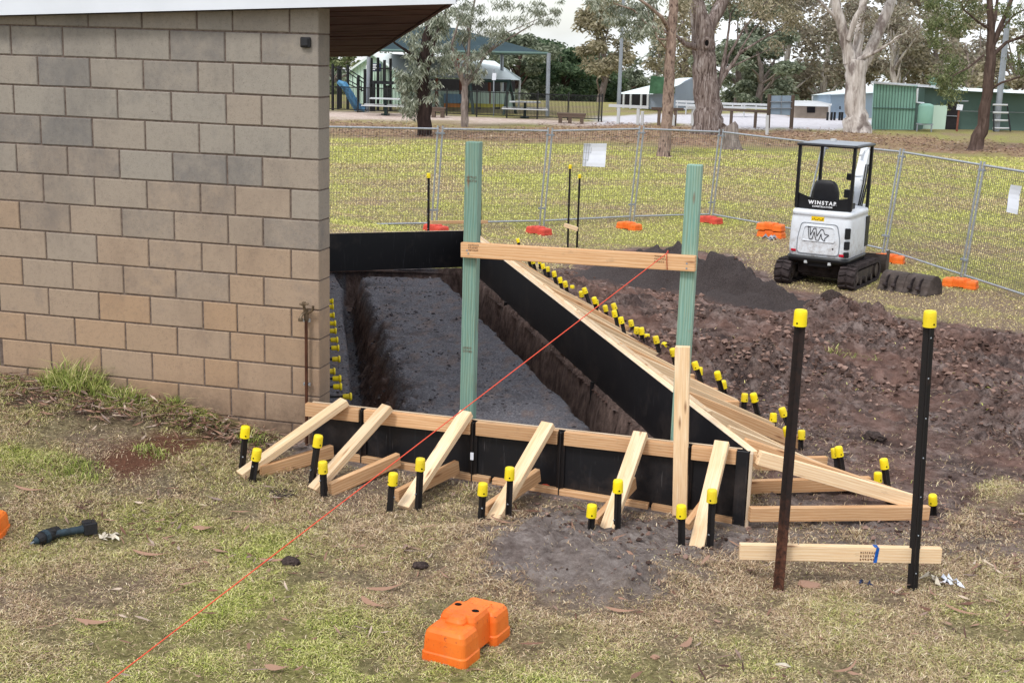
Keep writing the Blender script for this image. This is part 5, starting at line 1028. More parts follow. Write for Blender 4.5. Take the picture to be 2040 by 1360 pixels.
# two spare buckets on the grass
def bucket(P, rz, lb, w_=.40):
    t = thing('excavator_bucket', lb, 'bucket', P, rz, 'spare buckets'); n = 12; prof = [(.20, 0.0)]+[(.20*math.cos(a)+.0, .06+.22*math.sin(a)) for a in np.linspace(.1, math.pi*.98, n)]+[(-.26, .0)]
    mb = MB()
    for (a, b), (c_, d_) in zip(prof[:-1], prof[1:]): mb.bar((-0, a, b), (0, c_, d_), w_, .014, up=(0, .01, 1))
    for s_ in (-1, 1): mb.prism(prof, -.008, .008, Matrix.Translation((s_*w_/2, 0, 0)) @ Matrix(((0, 0, 1, 0), (1, 0, 0, 0), (0, 1, 0, 0), (0, 0, 0, 1))))
    mb.build('shell', M['mud_steel'], t)
    mb = MB()
    for x in (-.07, .07): mb.prism([(-.27, .04), (-.285, .12), (-.22, .22), (-.14, .25), (-.12, .2)], -.008, .008, Matrix.Translation((x, 0, 0)) @ Matrix(((0, 0, 1, 0), (1, 0, 0, 0), (0, 1, 0, 0), (0, 0, 0, 1)))); mb.cyl((x-.03, -.27, .10), (x+.03, -.27, .10), .03, 12)
    mb.build('mounting_ear', M['rubber'], t)
    mb = MB()
    for k in range(5): mb.box((-w_/2+w_*(k+.5)/5, .215, .01), (.035, .07, .02))
    mb.build('bucket_teeth', M['rubber'], t); return t
b1_, b2_ = pz(1787, 576), pz(1838, 584)
az = math.atan2(b2_[1]-b1_[1], b2_[0]-b1_[0]); bucket(b1_, az, 'left one of two muddy excavator buckets lying on the grass'); bucket(b2_, az-.08, 'right one of two muddy excavator buckets lying on the grass')
# ------------------------------------------------------------------ park buildings and furniture beyond the fence
def gp(px, py): P = at(px, py, -.70); return P
def sheet(mb, pts, P, th=.15, m=0):        # pts: (px, py, distance behind P); a plate of real thickness
    f_ = [on(a, b, P, d) for a, b, d in pts]; n = len(f_); vs = f_+[p+HF*th for p in f_]
    mb.add(vs, [tuple(range(n)), tuple(range(2*n-1, n-1, -1))]+[(i, n+i, n+(i+1) % n, (i+1) % n) for i in range(n)], m)
def stick(mb, a, b, P, r, m=0, n=6): mb.tube([on(*a[:2], P, a[2] if len(a) > 2 else 0), on(*b[:2], P, b[2] if len(b) > 2 else 0)], r, n, m)
def bgthing(name, lb, cat, px, py, group=None): P = gp(px, py); return thing(name, lb, cat, tuple(P), 0, group), P
def ribs(mb, x0, x1, y0, y1, P, n, dep=-.02, w=.03, slant=0):
    for k in range(n+1):
        f_ = k/n; stick(mb, (x0+(x1-x0)*f_, y0[0]+(y0[1]-y0[0])*f_, dep), (x0+(x1-x0)*f_+slant, y1[0]+(y1[1]-y1[0])*f_, dep), P, w, n=4)
# shelter pavilion on the left
t, P = bgthing('park_pavilion', 'pale green pavilion with white gable roof and a gable sign, behind the playground', 'pavilion', 800, 214)
mb = MB(); sheet(mb, [(694, 222, 3.5), (694, 139, 3.5), (744, 108, 1.8), (803, 147, 0), (803, 222, 0)], P, .2); mb.build('gable_wall', M['pale_green'], t, world=True)
mb = MB()
for k in range(16):
    f_ = k/15; x = 697+104*f_; yt = 138-(30*min(f_/.47, 1))+max(0, (f_-.47)/.53)*37+1; stick(mb, (x, yt+1, 3.4-3.4*f_-.04), (x, 221, 3.4-3.4*f_-.04), P, .02, n=4)
mb.build('cladding_rib', M['pale_green'], t, world=True)
mb = MB(); sheet(mb, [(742, 105, 1.4), (985, 122, 5.5), (1038, 156, 3.0), (1036, 160, 3.0), (805, 152, -.8)], P, .12); sheet(mb, [(690, 142, 3.2), (742, 105, 1.4), (806, 151, -.8), (803, 155, -.8), (742, 110, 1.4), (691, 146, 3.2)], P, .3); mb.build('roof', M['roof_white'], t, world=True)
mb = MB(); sheet(mb, [(803, 219, 0), (803, 178, 0), (1026, 184, 3.6), (1026, 222, 3.6)], P, .15); mb.build('low_wall', M['pale_green'], t, world=True)
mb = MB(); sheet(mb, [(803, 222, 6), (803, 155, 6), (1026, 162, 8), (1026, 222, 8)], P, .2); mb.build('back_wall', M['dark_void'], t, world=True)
mb = MB()
for x, d in ((805, 0), (870, 1), (918, 1.8), (975, 2.8)): mb = MB(); stick(mb, (x, 222, d), (x, 156, d), P, .09, n=4); mb.build('post', M['brown_post'], t, world=True)
mb = MB(); stick(mb, (1032, 230, 3.4), (1036, 160, 3.4), P, .07, n=4); mb.build('post', M['offwhite'], t, world=True); mb = MB(); stick(mb, (998, 222, 3.2), (999, 160, 3.2), P, .06, n=4); mb.build('post', M['offwhite'], t, world=True)
mb = MB(); sheet(mb, [(884, 221, 1.15), (884, 206, 1.15), (930, 207, 1.9), (930, 222, 1.9)], P, .05, 0); sheet(mb, [(931, 222, 1.9), (931, 206, 1.9), (1005, 208, 3.1), (1005, 223, 3.1)], P, .05, 1); sheet(mb, [(884, 205, 1.1), (884, 187, 1.1), (930, 188, 1.8), (930, 206, 1.8)], P, .05, 2); mb.build('mural', [M['mural_orange'], M['mural_yellow'], M['mural_blue']], t, world=True)
mb = MB(); sheet(mb, [(732, 143, 1.3), (732, 126, 1.3), (759, 127, .6), (759, 143, .6)], P, .06); sg = mb.build('sign_board', M['navy'], t, world=True)
mb = MB(); C0 = on(736.5, 134.5, P, 1.05)
mb.tube([C0+RV*.16*math.cos(a)+UV*.20*math.sin(a) for a in np.linspace(0, 2*math.pi, 17)], .035, 6)
for y, x1 in ((129, 751), (132, 749), (135.5, 752), (139, 747)): sheet(mb, [(741, y+1.0, .85), (741, y-.6, .85), (x1, y-.6, .7), (x1, y+1.0, .7)], P, .03)
o = mb.build('sign_print', M['white_ink'], t, world=True); o.parent = sg
mb = MB(); sheet(mb, [(899, 121, .2), (899, 111, .2), (928, 110, .6), (930, 121, .6)], P, .08, 0); sheet(mb, [(913, 118.5, .3), (914, 111.5, .3), (920, 111.5, .35), (919, 118.5, .35)], P, -.05, 1); stick(mb, (914, 150, .5), (914, 120, .4), P, .03); tag(mb.build('red_sign', [M['red_sign'], M['white_ink']], loc=tuple(on(914, 150, P))), 'small bright red sign with a white panel in front of the pavilion roof', 'sign')
# shade sail canopy on steel poles
t, P = bgthing('shade_canopy', 'large teal fabric shade canopy on tall steel poles over the playground', 'shade canopy', 1090, 233)
mb = MB(); D8 = 9.0
A, B, Cc, D_ = (728, 100, 0), (1092, 107, 0), (1010, 108, D8), (790, 100, D8); ap1, ap2 = (800, 52, D8*.5), (905, 56, D8*.5)
for q_ in ((A, B, ap2, ap1), (B, Cc, ap2), (A, ap1, D_), (D_, ap1, ap2, Cc)): sheet(mb, list(q_), P, .05)
mb.build('fabric', M['teal_cloth'], t, world=True)
mb = MB(); stick(mb, A, B, P, .07); stick(mb, B, Cc, P, .06); stick(mb, D_, Cc, P, .06); mb.build('edge_beam', M['green_dark'], t, world=True)
mb = MB()
for (a, b) in (((1090, 232, 0), (1093, 106, 0)), ((1000, 218, D8), (1000, 108, D8)), ((732, 226, 0), (735, 100, 0))): mb = MB(); stick(mb, a, b, P, .095, n=10); mb.build('pole', M['steel_grey'], t, world=True)
# playground
t, P = bgthing('playground_tower', 'playground climbing frame with black posts, handrails and a blue slide', 'play equipment', 735, 222)
mb = MB()
for x, y0, y1, d in ((663, 128, 220, 0), (674, 132, 222, .8), (678, 132, 222, 2), (693, 130, 220, 1), (714, 150, 222, .5), (727, 138, 222, .3), (740, 116, 222, 0), (753, 115, 222, 1.2), (766, 120, 222, 0), (778, 117, 222, 1.2), (731, 164, 222, -.2), (745, 162, 222, -.5)): mb = MB(); stick(mb, (x, y1, d), (x, y0, d), P, .075, n=8); mb.build('post', M['black_paint'], t, world=True)
mb = MB()
for a, b, d in (((695, 139), (741, 168), .5), ((695, 146), (741, 176), .5), ((694, 160), (742, 186), .3), ((695, 168), (738, 188), .3), ((663, 134), (693, 141), .2)): stick(mb, (*a, d), (*b, d), P, .03)
for k in range(9): stick(mb, (755+k*2.7, 163, .1), (755+k*2.7, 137, .1), P, .018)
stick(mb, (753, 136.5, .1), (779, 137, .1), P, .035); stick(mb, (741, 162, .1), (779, 164, .1), P, .03)
for k in range(5): stick(mb, (702+9*k, 172+5.5*k, .5), (702+9*k, 150+6*k, .5), P, .02)
mb.build('handrail', M['black_paint'], t, world=True)
mb = MB(); sheet(mb, [(738, 167, -.2), (738, 163, -.2), (782, 165, -.2), (782, 169, -.2)], P, 1.8); sheet(mb, [(764, 200, .4), (766, 171, .4), (776, 171, .4), (776, 200, .4)], P, .5); mb.build('platform', M['dark_plastic'], t, world=True)
mb = MB(); sl = [(675, 163), (684, 168), (692, 182), (700, 196), (708, 209), (718, 217), (727, 219)]
for k in range(len(sl)-1):
    (a, b), (c_, d_) = sl[k], sl[k+1]; w_ = 7
    mb.quad(on(a, b, P, -1.0), on(c_, d_, P, -1.0), on(c_, d_, P, -.4), on(a, b, P, -.4)); 
    for dd in (-1.0, -.4): mb.tube([on(a, b, P, dd), on(c_, d_, P, dd)], .10, 6)
sheet(mb, [(671, 166, -.7), (674, 160, -.7), (690, 164, -.7), (704, 186, -.7), (716, 206, -.7), (727, 212, -.7), (727, 221, -.7), (706, 221, -.7), (694, 200, -.7), (684, 180, -.7)], P, .10); mb.build('slide', M['slide_blue'], t, world=True)
t, P = bgthing('swing_set', 'dark green swing frame with two seats beside the pavilion', 'swing', 1003, 229)
mb = MB()
for a, b in (((943, 228, 0), (936, 160, .6)), ((930, 226, 1.2), (936, 160, .6)), ((1003, 230, 0), (1014, 161, .6)), ((1028, 229, 1.2), (1015, 161, .6)), ((934, 161, .6), (1018, 162, .6))): stick(mb, a, b, P, .075, n=8)
mb.build('frame', M['dark_green_pipe'], t, world=True)
for x in (953, 991):
    mb = MB(); stick(mb, (x-4, 214, .6), (x-4, 162, .6), P, .012); stick(mb, (x+4, 214, .6), (x+4, 162, .6), P, .012); sheet(mb, [(x-5, 218, .5), (x-5, 214, .5), (x+5, 214, .5), (x+5, 218, .5)], P, .3); mb.build('seat', M['black_paint'], t, world=True)
# black pool type fence round the playground
t, P = bgthing('playground_fence', 'long black tubular fence with close uprights in front of the playground', 'fence', 1195, 243)
PL, PR = np.array([560, 219., 0]), np.array([1198, 243., 0]); Pl_, Pr_ = gp(655, 222), gp(1198, 243)
def fpos(f_): return Pl_+(Pr_-Pl_)*f_
n = 200; mb = MB(); mr = MB(); mp_ = MB()
for k in range(-30, n+1):
    f_ = k/n; b = fpos(f_); 
    if k % 22 == 0 or k == n: (mp_.bar(b, b+[0, 0, 1.28], .06, .06, up=(0, 1, 0)), mp_.build('post', M['black_paint'], t, world=True)); mp_ = MB()
    else: mb.bar(b+[0, 0, .1], b+[0, 0, 1.2], .018, .018, up=(0, 1, 0))
a, b = fpos(-.15), fpos(1)
mb.build('grille', M['black_paint'], t, world=True)
for z_ in (1.16, .12): mr = MB(); mr.bar(a+[0, 0, z_], b+[0, 0, z_], .035, .04); mr.build('rail', M['black_paint'], t, world=True)
def picnic(px, py, w_, lb):
    P = gp(px, py); t = thing('picnic_table', lb, 'picnic table', tuple(P), -YAW*0+.25); R = Matrix.Rotation(.25, 3, 'Z')
    mb = MB(); mb.box((0, 0, .37), (.12, .12, .74)); mb.box((0, 0, .42), (.06, 1.3, .06)); mb.box((0, 0, .05), (.4, .4, .04)); mb.build('pedestal', M['dark_green_pipe'], t)
    mb = MB(); mb.box((0, 0, .76), (w_*.68, .75, .045)); mb.build('tabletop', M['offwhite'], t)
    for s_ in (-1, 1): mb = MB(); mb.box((0, s_*.62, .45), (w_, .26, .04)); mb.build('seat', M['offwhite'], t)
picnic(768, 230, 2.1, 'pale picnic table in front of the blue slide'); picnic(1045, 236, 2.15, 'pale picnic table in front of the black fence below the canopy pole')
def bench(px, py, w_, lb):
    P = gp(px, py); t = thing('timber_bench', lb, 'bench', tuple(P), .2); mb = MB(); mb.box((0, 0, .42), (w_, .42, .08)); mb.box((0, -.17, .33), (w_*.96, .05, .12)); mb.build('seat', M['old_timber'], t, bevel=.01)
    for x in (-.38, -.05, .36): mb = MB(); mb.box((x*w_, 0, .19), (.16, .36, .38)); mb.build('leg', M['old_timber'], t)
bench(1138, 246, 1.3, 'low heavy timber bench at the right end of the black fence'); bench(866, 234, 1.0, 'low heavy timber bench partly behind the dark tree trunk')
t, P = bgthing('park_sign', 'small white notice on a thin pole in front of the pavilion', 'sign', 984, 232); mb = MB(); stick(mb, (983, 232), (984, 138), P, .035); mb.build('pole', M['steel_grey'], t, world=True); mb = MB(); sheet(mb, [(980, 160, -.05), (981, 146, -.05), (989, 146, -.05), (988, 160, -.05)], P, .02); mb.build('sign_plate', M['paper'], t, world=True)
for px, y0, y1, w_, lb in ((1232, 206, 0, .11, 'tall pale light pole rising beside the open sided shed'), (1992, 252, -60, .16, 'tall grey light pole in front of the dark green building')):
    P = gp(px if px < 1500 else 1984, y0+14 if px < 1500 else 262); t = thing('light_pole', lb, 'pole', tuple(P)); mb = MB(); mb.tube([P-[0, 0, .2], P+[0, 0, 9.5]], [w_, w_*.6], 10); mb.build('pole', M['steel_grey'], t, world=True); mb = MB(); mb.box(P+[0, 0, 9.5], (1.2, .3, .25)); mb.build('lamp_head', M['steel_grey'], t, world=True)
# open-sided shed with a white roof
t, P = bgthing('open_shed', 'open sided shed with white roof, grey end wall and white posts beyond the car park', 'shed', 1380, 222)
mb = MB(); sheet(mb, [(1229, 187, 2), (1355, 156, 6), (1378, 155, 4), (1352, 170, -1), (1300, 188, -1)], P, .1); mb.build('roof', M['roof_white'], t, world=True)
mb = MB(); sheet(mb, [(1345, 224, -.5), (1345, 171, -.5), (1379, 155, 3), (1382, 156, 3.2), (1382, 224, 3.2)], P, .15); sheet(mb, [(1291, 217, -.6), (1293, 187, -.6), (1346, 187, -.6), (1346, 219, -.6)], P, .12); mb.build('wall', M['grey_clad'], t, world=True)
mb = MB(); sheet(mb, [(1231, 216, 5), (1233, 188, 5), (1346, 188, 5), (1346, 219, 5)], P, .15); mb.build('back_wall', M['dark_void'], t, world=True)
for x in (1232, 1242, 1256, 1277, 1290):
    mb = MB(); stick(mb, (x, 217, 1.6-(x-1232)*.04), (x+1, 188, 1.6-(x-1232)*.04), P, .07, n=6); mb.build('post', M['offwhite'], t, world=True)
mb = MB(); sheet(mb, [(1293, 187, -1.4), (1297, 151, -1.4), (1323, 154, -1.4), (1322, 187, -1.4)], P, .06); tag(mb.build('green_netting', M['green_net'], loc=tuple(on(1300, 187, P))), 'green netting panel standing in front of the white roofed shed', 'netting')
# white rails and seats along the car park
def rail_fence(p0, p1, nposts, lb, mat, h=.75, name='car_park_rail'):
    a, b = gp(*p0), gp(*p1); t = thing(name, lb, 'rail', tuple((a+b)/2)); mb = MB()
    mb.bar(a+[0, 0, h], b+[0, 0, h], .16, .12); mb.build('rail', M[mat], t, world=True)
    for k in range(nposts): mb = MB(); p = a+(b-a)*(k+.5)/nposts; mb.bar(p, p+[0, 0, h], .13, .13, up=(0, 1, 0)); mb.build('post', M[mat], t, world=True)
rail_fence((1212, 246), (1290, 250), 2, 'low pale rail right of the end of the black fence', 'offwhite', .8); rail_fence((1296, 250), (1360, 252), 2, 'low weathered timber rail between the two nearer gum trunks', 'old_timber'); rail_fence((1432, 251), (1528, 256), 2, 'low weathered timber rail right of the thick gum trunk', 'old_timber'); rail_fence((1366, 250), (1392, 250), 1, 'short white rail just left of the thick gum trunk', 'offwhite', .8)
def white_seat(px, py, w_, lb):
    P = gp(px, py); t = thing('white_bench', lb, 'bench', tuple(P), .1, 'white benches by the car park'); t.scale = (.95, .8, .66)
    for z, y, hz in ((.45, 0, .05), (.45, .2, .05), (.72, .38, .17), (.98, .42, .17)): mb = MB(); mb.box((0, y, z), (w_, .15 if hz < .1 else .04, hz)); mb.build('slat', M['offwhite'], t)
    for x in (-.42, 0, .42): mb = MB(); mb.box((x*w_, .1, .22), (.06, .4, .44)); mb.box((x*w_, .4, .5), (.06, .06, .95)); mb.build('leg', M['offwhite'], t)
white_seat(1366, 228, 1.2, 'white slatted bench against the grey end of the open shed'); white_seat(1458, 233, 1.5, 'white slatted bench just right of the thick gum trunk'); white_seat(1505, 234, 1.5, 'white slatted bench left of the big sign board')
for px, y0, y1, lb in ((1279, 250, 222, 'white post standing at the fence joint left of the slender mottled trunk'), (1341, 252, 230, 'short white post right of the slender mottled trunk'), (1528, 268, 230, 'white post left of the foot of the sign board')):
    P = gp(px, y0); mb = MB(); mb.bar(P-[0, 0, .1], on(px+1, y1, P), .13, .13, up=(0, 1, 0)); tag(mb.build('white_post', M['offwhite'], bevel=.01, loc=tuple(P)), lb, 'post')
t, P = bgthing('sign_board', 'back of a large blue grey sign board on two dark posts', 'sign board', 1555, 256)
mb = MB(); sheet(mb, [(1534, 228, 0), (1536, 191, 0), (1579, 191, 0), (1577, 230, 0)], P, .04); mb.build('board', M['blue_grey'], t, world=True)
mb = MB()
for y in (203, 216): stick(mb, (1534, y, -.05), (1579, y, -.05), P, .03, n=4)
stick(mb, (1556, 228, -.05), (1557, 191, -.05), P, .025, n=4); mb.build('bracing', M['steel_grey'], t, world=True)
for a, b in (((1530, 256), (1533, 188)), ((1576, 257), (1580, 190))): mb = MB(); stick(mb, a, b, P, .09, n=6); mb.build('post', M['old_timber'], t, world=True)
# brick block, blue shed, bollards
t, P = bgthing('brick_toilet_block', 'low pale brick block with a flat roof beside the blue grey shed', 'building', 1620, 236)
mb = MB(); sheet(mb, [(1582, 238, 0), (1584, 210, 0), (1652, 211, 0), (1650, 240, 0)], P, 3); mb.build('wall', M['brick'], t, world=True); mb = MB(); sheet(mb, [(1580, 211, -.4), (1584, 206, 0), (1658, 207, 0), (1655, 213, -.4)], P, 3.5); mb.build('roof', M['offwhite'], t, world=True); mb = MB(); sheet(mb, [(1608, 225, -.05), (1608, 213, -.05), (1624, 213, -.05), (1624, 225, -.05)], P, .06); mb.build('window', M['dark_void'], t, world=True)
t, P = bgthing('blue_shed', 'blue grey clad shed with a white roof behind the large pale gum', 'shed', 1690, 238)
mb = MB(); sheet(mb, [(1654, 240, 0), (1655, 188, 0), (1745, 184, 2.5), (1745, 240, 2.5)], P, .2); sheet(mb, [(1619, 210, 5), (1620, 190, 5), (1656, 188, 0), (1655, 210, 0)], P, .2); mb.build('wall', M['blue_grey'], t, world=True); mb = MB(); sheet(mb, [(1617, 190, 5), (1690, 177, 7), (1748, 170, 5), (1748, 185, 2), (1655, 189, -.4)], P, .12); mb.build('roof', M['roof_white'], t, world=True)
for x in (1659, 1672): mb = MB(); sheet(mb, [(x, 218, .3), (x, 212, .3), (x+2, 212, .3), (x+2, 218, .3)], P, -.1); mb.build('window', M['dark_void'], t, world=True)
mb = MB(); stick(mb, (1617, 240, 4), (1619, 192, 4), P, .05); mb.build('post', M['offwhite'], t, world=True); mb = MB(); stick(mb, (1651, 240, -.5), (1653, 209, -.5), P, .06); mb.build('post', M['offwhite'], t, world=True)
for i, x in enumerate((1648, 1656, 1662, 1672, 1677)): P = gp(x, 240); mb = MB(); mb.cyl(P-[0, 0, .1], P+[0, 0, .42], .06, 10); tag(mb.build('bollard', M['black_paint'], loc=tuple(P)), f'{ORD[i]} black bollard from the left in front of the blue grey shed', 'bollard', 'bollards by the shed')
# green sheds on the right
t, P = bgthing('green_shed', 'mid green corrugated shed end with a white capped roof, left of the water tank', 'shed', 1740, 258)
mb = MB(); sheet(mb, [(1737, 258, 0), (1742, 166, 0), (1828, 171, 0), (1820, 259, 0)], P, .15); mb.build('wall', M['green_steel'], t, world=True)
mb = MB()
for k in range(15): f_ = k/14; stick(mb, (1738+82*f_, 257, -.02), (1742.5+85*f_, 167+4.5*f_, -.02), P, .016, n=4)
stick(mb, (1739, 215, -.05), (1823, 217, -.05), P, .03, n=4); mb.build('cladding_rib', M['green_dark'], t, world=True)
mb = MB(); sheet(mb, [(1741, 167, -.2), (1742, 163, -.2), (1880, 172, 3), (1880, 176, 3), (1829, 173, -.2)], P, .6); mb.build('roof_cap', M['offwhite'], t, world=True)
mb = MB(); sheet(mb, [(1821, 259, .1), (1829, 173, .1), (1843, 174, 1.2), (1838, 258, 1.2)], P, .2); mb.build('side_wall', M['green_dark'], t, world=True)
mb = MB(); mb.tube([on(1828, 176, P, -.1), on(1826, 204, P, -.1), on(1840, 206, P, 0), on(1841, 210, P, 0)], .05, 8); mb.build('downpipe', M['white_paint'], t, world=True)
t, P2_ = bgthing('green_hall', 'long dark green clad building running off the right edge', 'building', 1900, 262)
P = P2_+HF*1.5
mb = MB(); sheet(mb, [(1832, 258, 0), (1832, 174, 0), (1935, 180, .5), (2150, 192, 1), (2150, 268, 1), (1935, 263, .5)], P, .2); mb.build('wall', M['green_dark'], t, world=True)
mb = MB(); sheet(mb, [(1838, 259, -.1), (1848, 210, -.1), (1888, 210, -.1), (1882, 261, -.1)], P, .1); mb.build('lattice_panel', M['pale_green'], t, world=True)
mb = MB(); sheet(mb, [(1884, 261, -.12), (1890, 203, -.12), (1912, 204, -.12), (1907, 262, -.12)], P, .1); mb.build('doorway', M['dark_void'], t, world=True)
mb = MB(); stick(mb, (1885, 231, -.14), (1908, 232, -.14), P, .025, n=4); stick(mb, (1900, 221, -.1), (2100, 226, .8), P, .02, n=4); stick(mb, (1903, 202, -.3), (1929, 202, -.3), P, .04, n=4); mb.build('trim', M['steel_grey'], t, world=True)
mb = MB(); sheet(mb, [(1860, 176, -.5), (1862, 172.5, 2), (2150, 186, 4), (2150, 191, -.3), (1935, 182, -.5)], P, .1); mb.build('roof', M['roof_white'], t, world=True)
mb = MB(); c_ = on(1860, 170, P, 1.5); mb.tube([c_-[0, 0, .3], c_+[0, 0, .1]], .16, 12); mb.lathe([(.24, 0), (.26, .1), (.22, .22), (.1, .28)], 14, Matrix.Translation(V3(c_+[0, 0, .08]))); mb.build('roof_vent', M['green_steel'], t, world=True)
t, P = bgthing('water_tank', 'green round water tank on a low steel stand beside the green shed', 'water tank', 1842, 262)
c_ = on(1842, 246, P); mb = MB(); mb.lathe([(.33, 0), (.34, .03), (.34, .78), (.31, .85), (.18, .90), (.06, .91)], 24, Matrix.Translation(V3(c_))); mb.build('tank', M['green_steel'], t, world=True)
mb = MB()
for x, y in ((-.32, -.25), (.32, -.25), (-.32, .25), (.32, .25)): mb.bar(c_+[x, y, -.38], c_+[x, y, 0], .05, .05, up=(0, 1, 0))
mb.box(c_-[0, 0, .03], (.75, .6, .05)); mb.build('stand', M['steel_grey'], t, world=True)
t, P = bgthing('post_box_sign', 'small white plate on a brown post in front of the green hall doorway', 'sign', 1907, 264); mb = MB(); stick(mb, (1906, 262), (1911, 212), P, .05, n=6); mb.build('post', M['brown_post'], t, world=True); mb = MB(); sheet(mb, [(1906, 219, -.08), (1908, 208, -.08), (1919, 209, -.08), (1917, 220, -.08)], P, .08); mb.build('plate', M['paper'], t, world=True)
t, P = bgthing('ladder_frame', 'white runged ladder frame leaning at the light pole by the green hall', 'ladder', 2000, 264)
mb = MB(); stick(mb, (2013, 262, 0), (2006, 206, .3), P, .045, n=4); mb.build('stile', M['black_paint'], t, world=True); mb = MB(); stick(mb, (1980, 262, 0), (1979, 206, .3), P, .045, n=4); mb.build('stile', M['black_paint'], t, world=True)
mb = MB()
for k in range(4): y = 209+15.5*k; mb = MB(); stick(mb, (1978, y, .2), (2007+k*1.6, y+.5, .2), P, .06, n=4); mb.build('rung', M['offwhite'], t, world=True)

# ------------------------------------------------------------------ trees
def bark(name, stops, sc=(6, 6, 1.2), blot=None):
    q = NT(name, .95, .1); v = q.coord(scale=sc); f_ = q.noise(v, 1.6, 6, .65, .6); c = q.ramp(f_, stops)
    if blot: n2 = q.noise(q.coord(scale=(1, 1, .45)), blot[0], 4, .6); c = q.mix(q.ramp(n2, [(blot[2], g(0)), (blot[2]+.09, g(.85))]), c, blot[1])
    q.col(c); q.bump(f_, .8, .05); M[name] = q.mat
bark('bark_dark', [(.3, lin(38, 32, 32)), (.6, lin(66, 54, 52)), (.8, lin(92, 78, 74))]); bark('bark_grey', [(.3, lin(92, 82, 78)), (.55, lin(140, 128, 122)), (.8, lin(182, 172, 166))])
bark('bark_mottled', [(.35, lin(122, 102, 94)), (.6, lin(166, 144, 132)), (.8, lin(184, 164, 152))], (5, 5, 2), (8.5, lin(70, 54, 50), .55)); bark('bark_brown', [(.32, lin(52, 42, 40)), (.5, lin(122, 108, 103)), (.70, lin(172, 162, 158))], (9, 9, .8), (1.5, lin(200, 194, 194), .60))
bark('bark_pale', [(.3, lin(126, 114, 108)), (.48, lin(190, 182, 176)), (.7, lin(222, 216, 212))], (4, 4, .5), (1.5, lin(116, 104, 100), .52)); bark('bark_mid', [(.3, lin(62, 50, 46)), (.6, lin(98, 82, 76)), (.8, lin(126, 110, 102))])
def leafmat(name, cols):
    q = NT(name, .6, .25); ge = q.n('ShaderNodeNewGeometry'); q.col(q.ramp(ge.outputs['Random Per Island'], [(i/(len(cols)-1), lin(*c)) for i, c in enumerate(cols)]))
    tr = q.n('ShaderNodeBsdfTranslucent'); q.l(q.b.inputs['Base Color'].links[0].from_socket, tr.inputs['Color']); ms = q.n('ShaderNodeMixShader'); ms.inputs[0].default_value = .3
    out = q.t.nodes['Material Output']; q.l(q.b.outputs[0], ms.inputs[1]); q.l(tr.outputs[0], ms.inputs[2]); q.l(ms.outputs[0], out.inputs['Surface']); M[name] = q.mat
leafmat('leaf_greygreen', [(84, 92, 76), (128, 134, 116), (162, 168, 150), (206, 208, 196)]); leafmat('leaf_green', [(66, 78, 50), (96, 108, 68), (124, 132, 90), (152, 156, 118)]); leafmat('leaf_olive', [(104, 100, 78), (142, 136, 108), (168, 158, 132), (190, 180, 158)]); leafmat('leaf_brown', [(112, 102, 90), (150, 140, 124), (174, 164, 148), (152, 154, 134)]); leafmat('leaf_dark', [(80, 90, 74), (110, 120, 98), (136, 144, 122), (164, 170, 150)]); leafmat('leaf_pine', [(50, 70, 52), (74, 96, 68), (98, 118, 86), (118, 136, 106)])
def leafcloud(centres, rad, n, L_, W_, mat, name, parent, droop=.75, flat=.75, world_off=None):
    cs = np.asarray(centres, float); k = RS.randint(0, len(cs), n); r = np.asarray(rad)[k] if hasattr(rad, '__len__') else np.full(n, rad)
    o = RS.randn(n, 3); o /= np.linalg.norm(o, axis=1)[:, None]; o *= (RS.rand(n)**.5)[:, None]*r[:, None]; o[:, 2] *= flat
    p = cs[k]+o; a = RS.rand(n)*2*math.pi; dz = -droop+RS.randn(n)*.35; d = np.stack([np.cos(a), np.sin(a), dz], 1); d /= np.linalg.norm(d, axis=1)[:, None]
    b = RS.rand(n)*2*math.pi; u = np.stack([np.cos(b), np.sin(b), RS.randn(n)*.3], 1); s = np.cross(d, u); s /= np.linalg.norm(s, axis=1)[:, None]+1e-9
    l = (L_*(.6+.8*RS.rand(n)))[:, None]; w_ = (W_*(.6+.8*RS.rand(n)))[:, None]
    Vt = np.stack([p, p+d*l*.45+s*w_*.5, p+d*l, p+d*l*.45-s*w_*.5], 1).reshape(-1, 3); F = np.arange(n)[:, None]*4+np.array([[0, 1, 2, 3]])
    if parent is not None: Vt = Vt-np.array(parent.location)
    return np_mesh(name, Vt, F, M[mat], parent)
def wig(p0, p1, n, amp, rs):
    p0, p1 = np.array(p0, float), np.array(p1, float); L_ = np.linalg.norm(p1-p0); out = []; o = np.zeros(3)
    for i in range(n+1):
        t = i/n; out.append(p0+(p1-p0)*t+o*math.sin(math.pi*min(1, t*1.0))*1.0); o = o+np.array([rs.gauss(0, 1), rs.gauss(0, 1), rs.gauss(0, .5)])*amp*L_
    return out
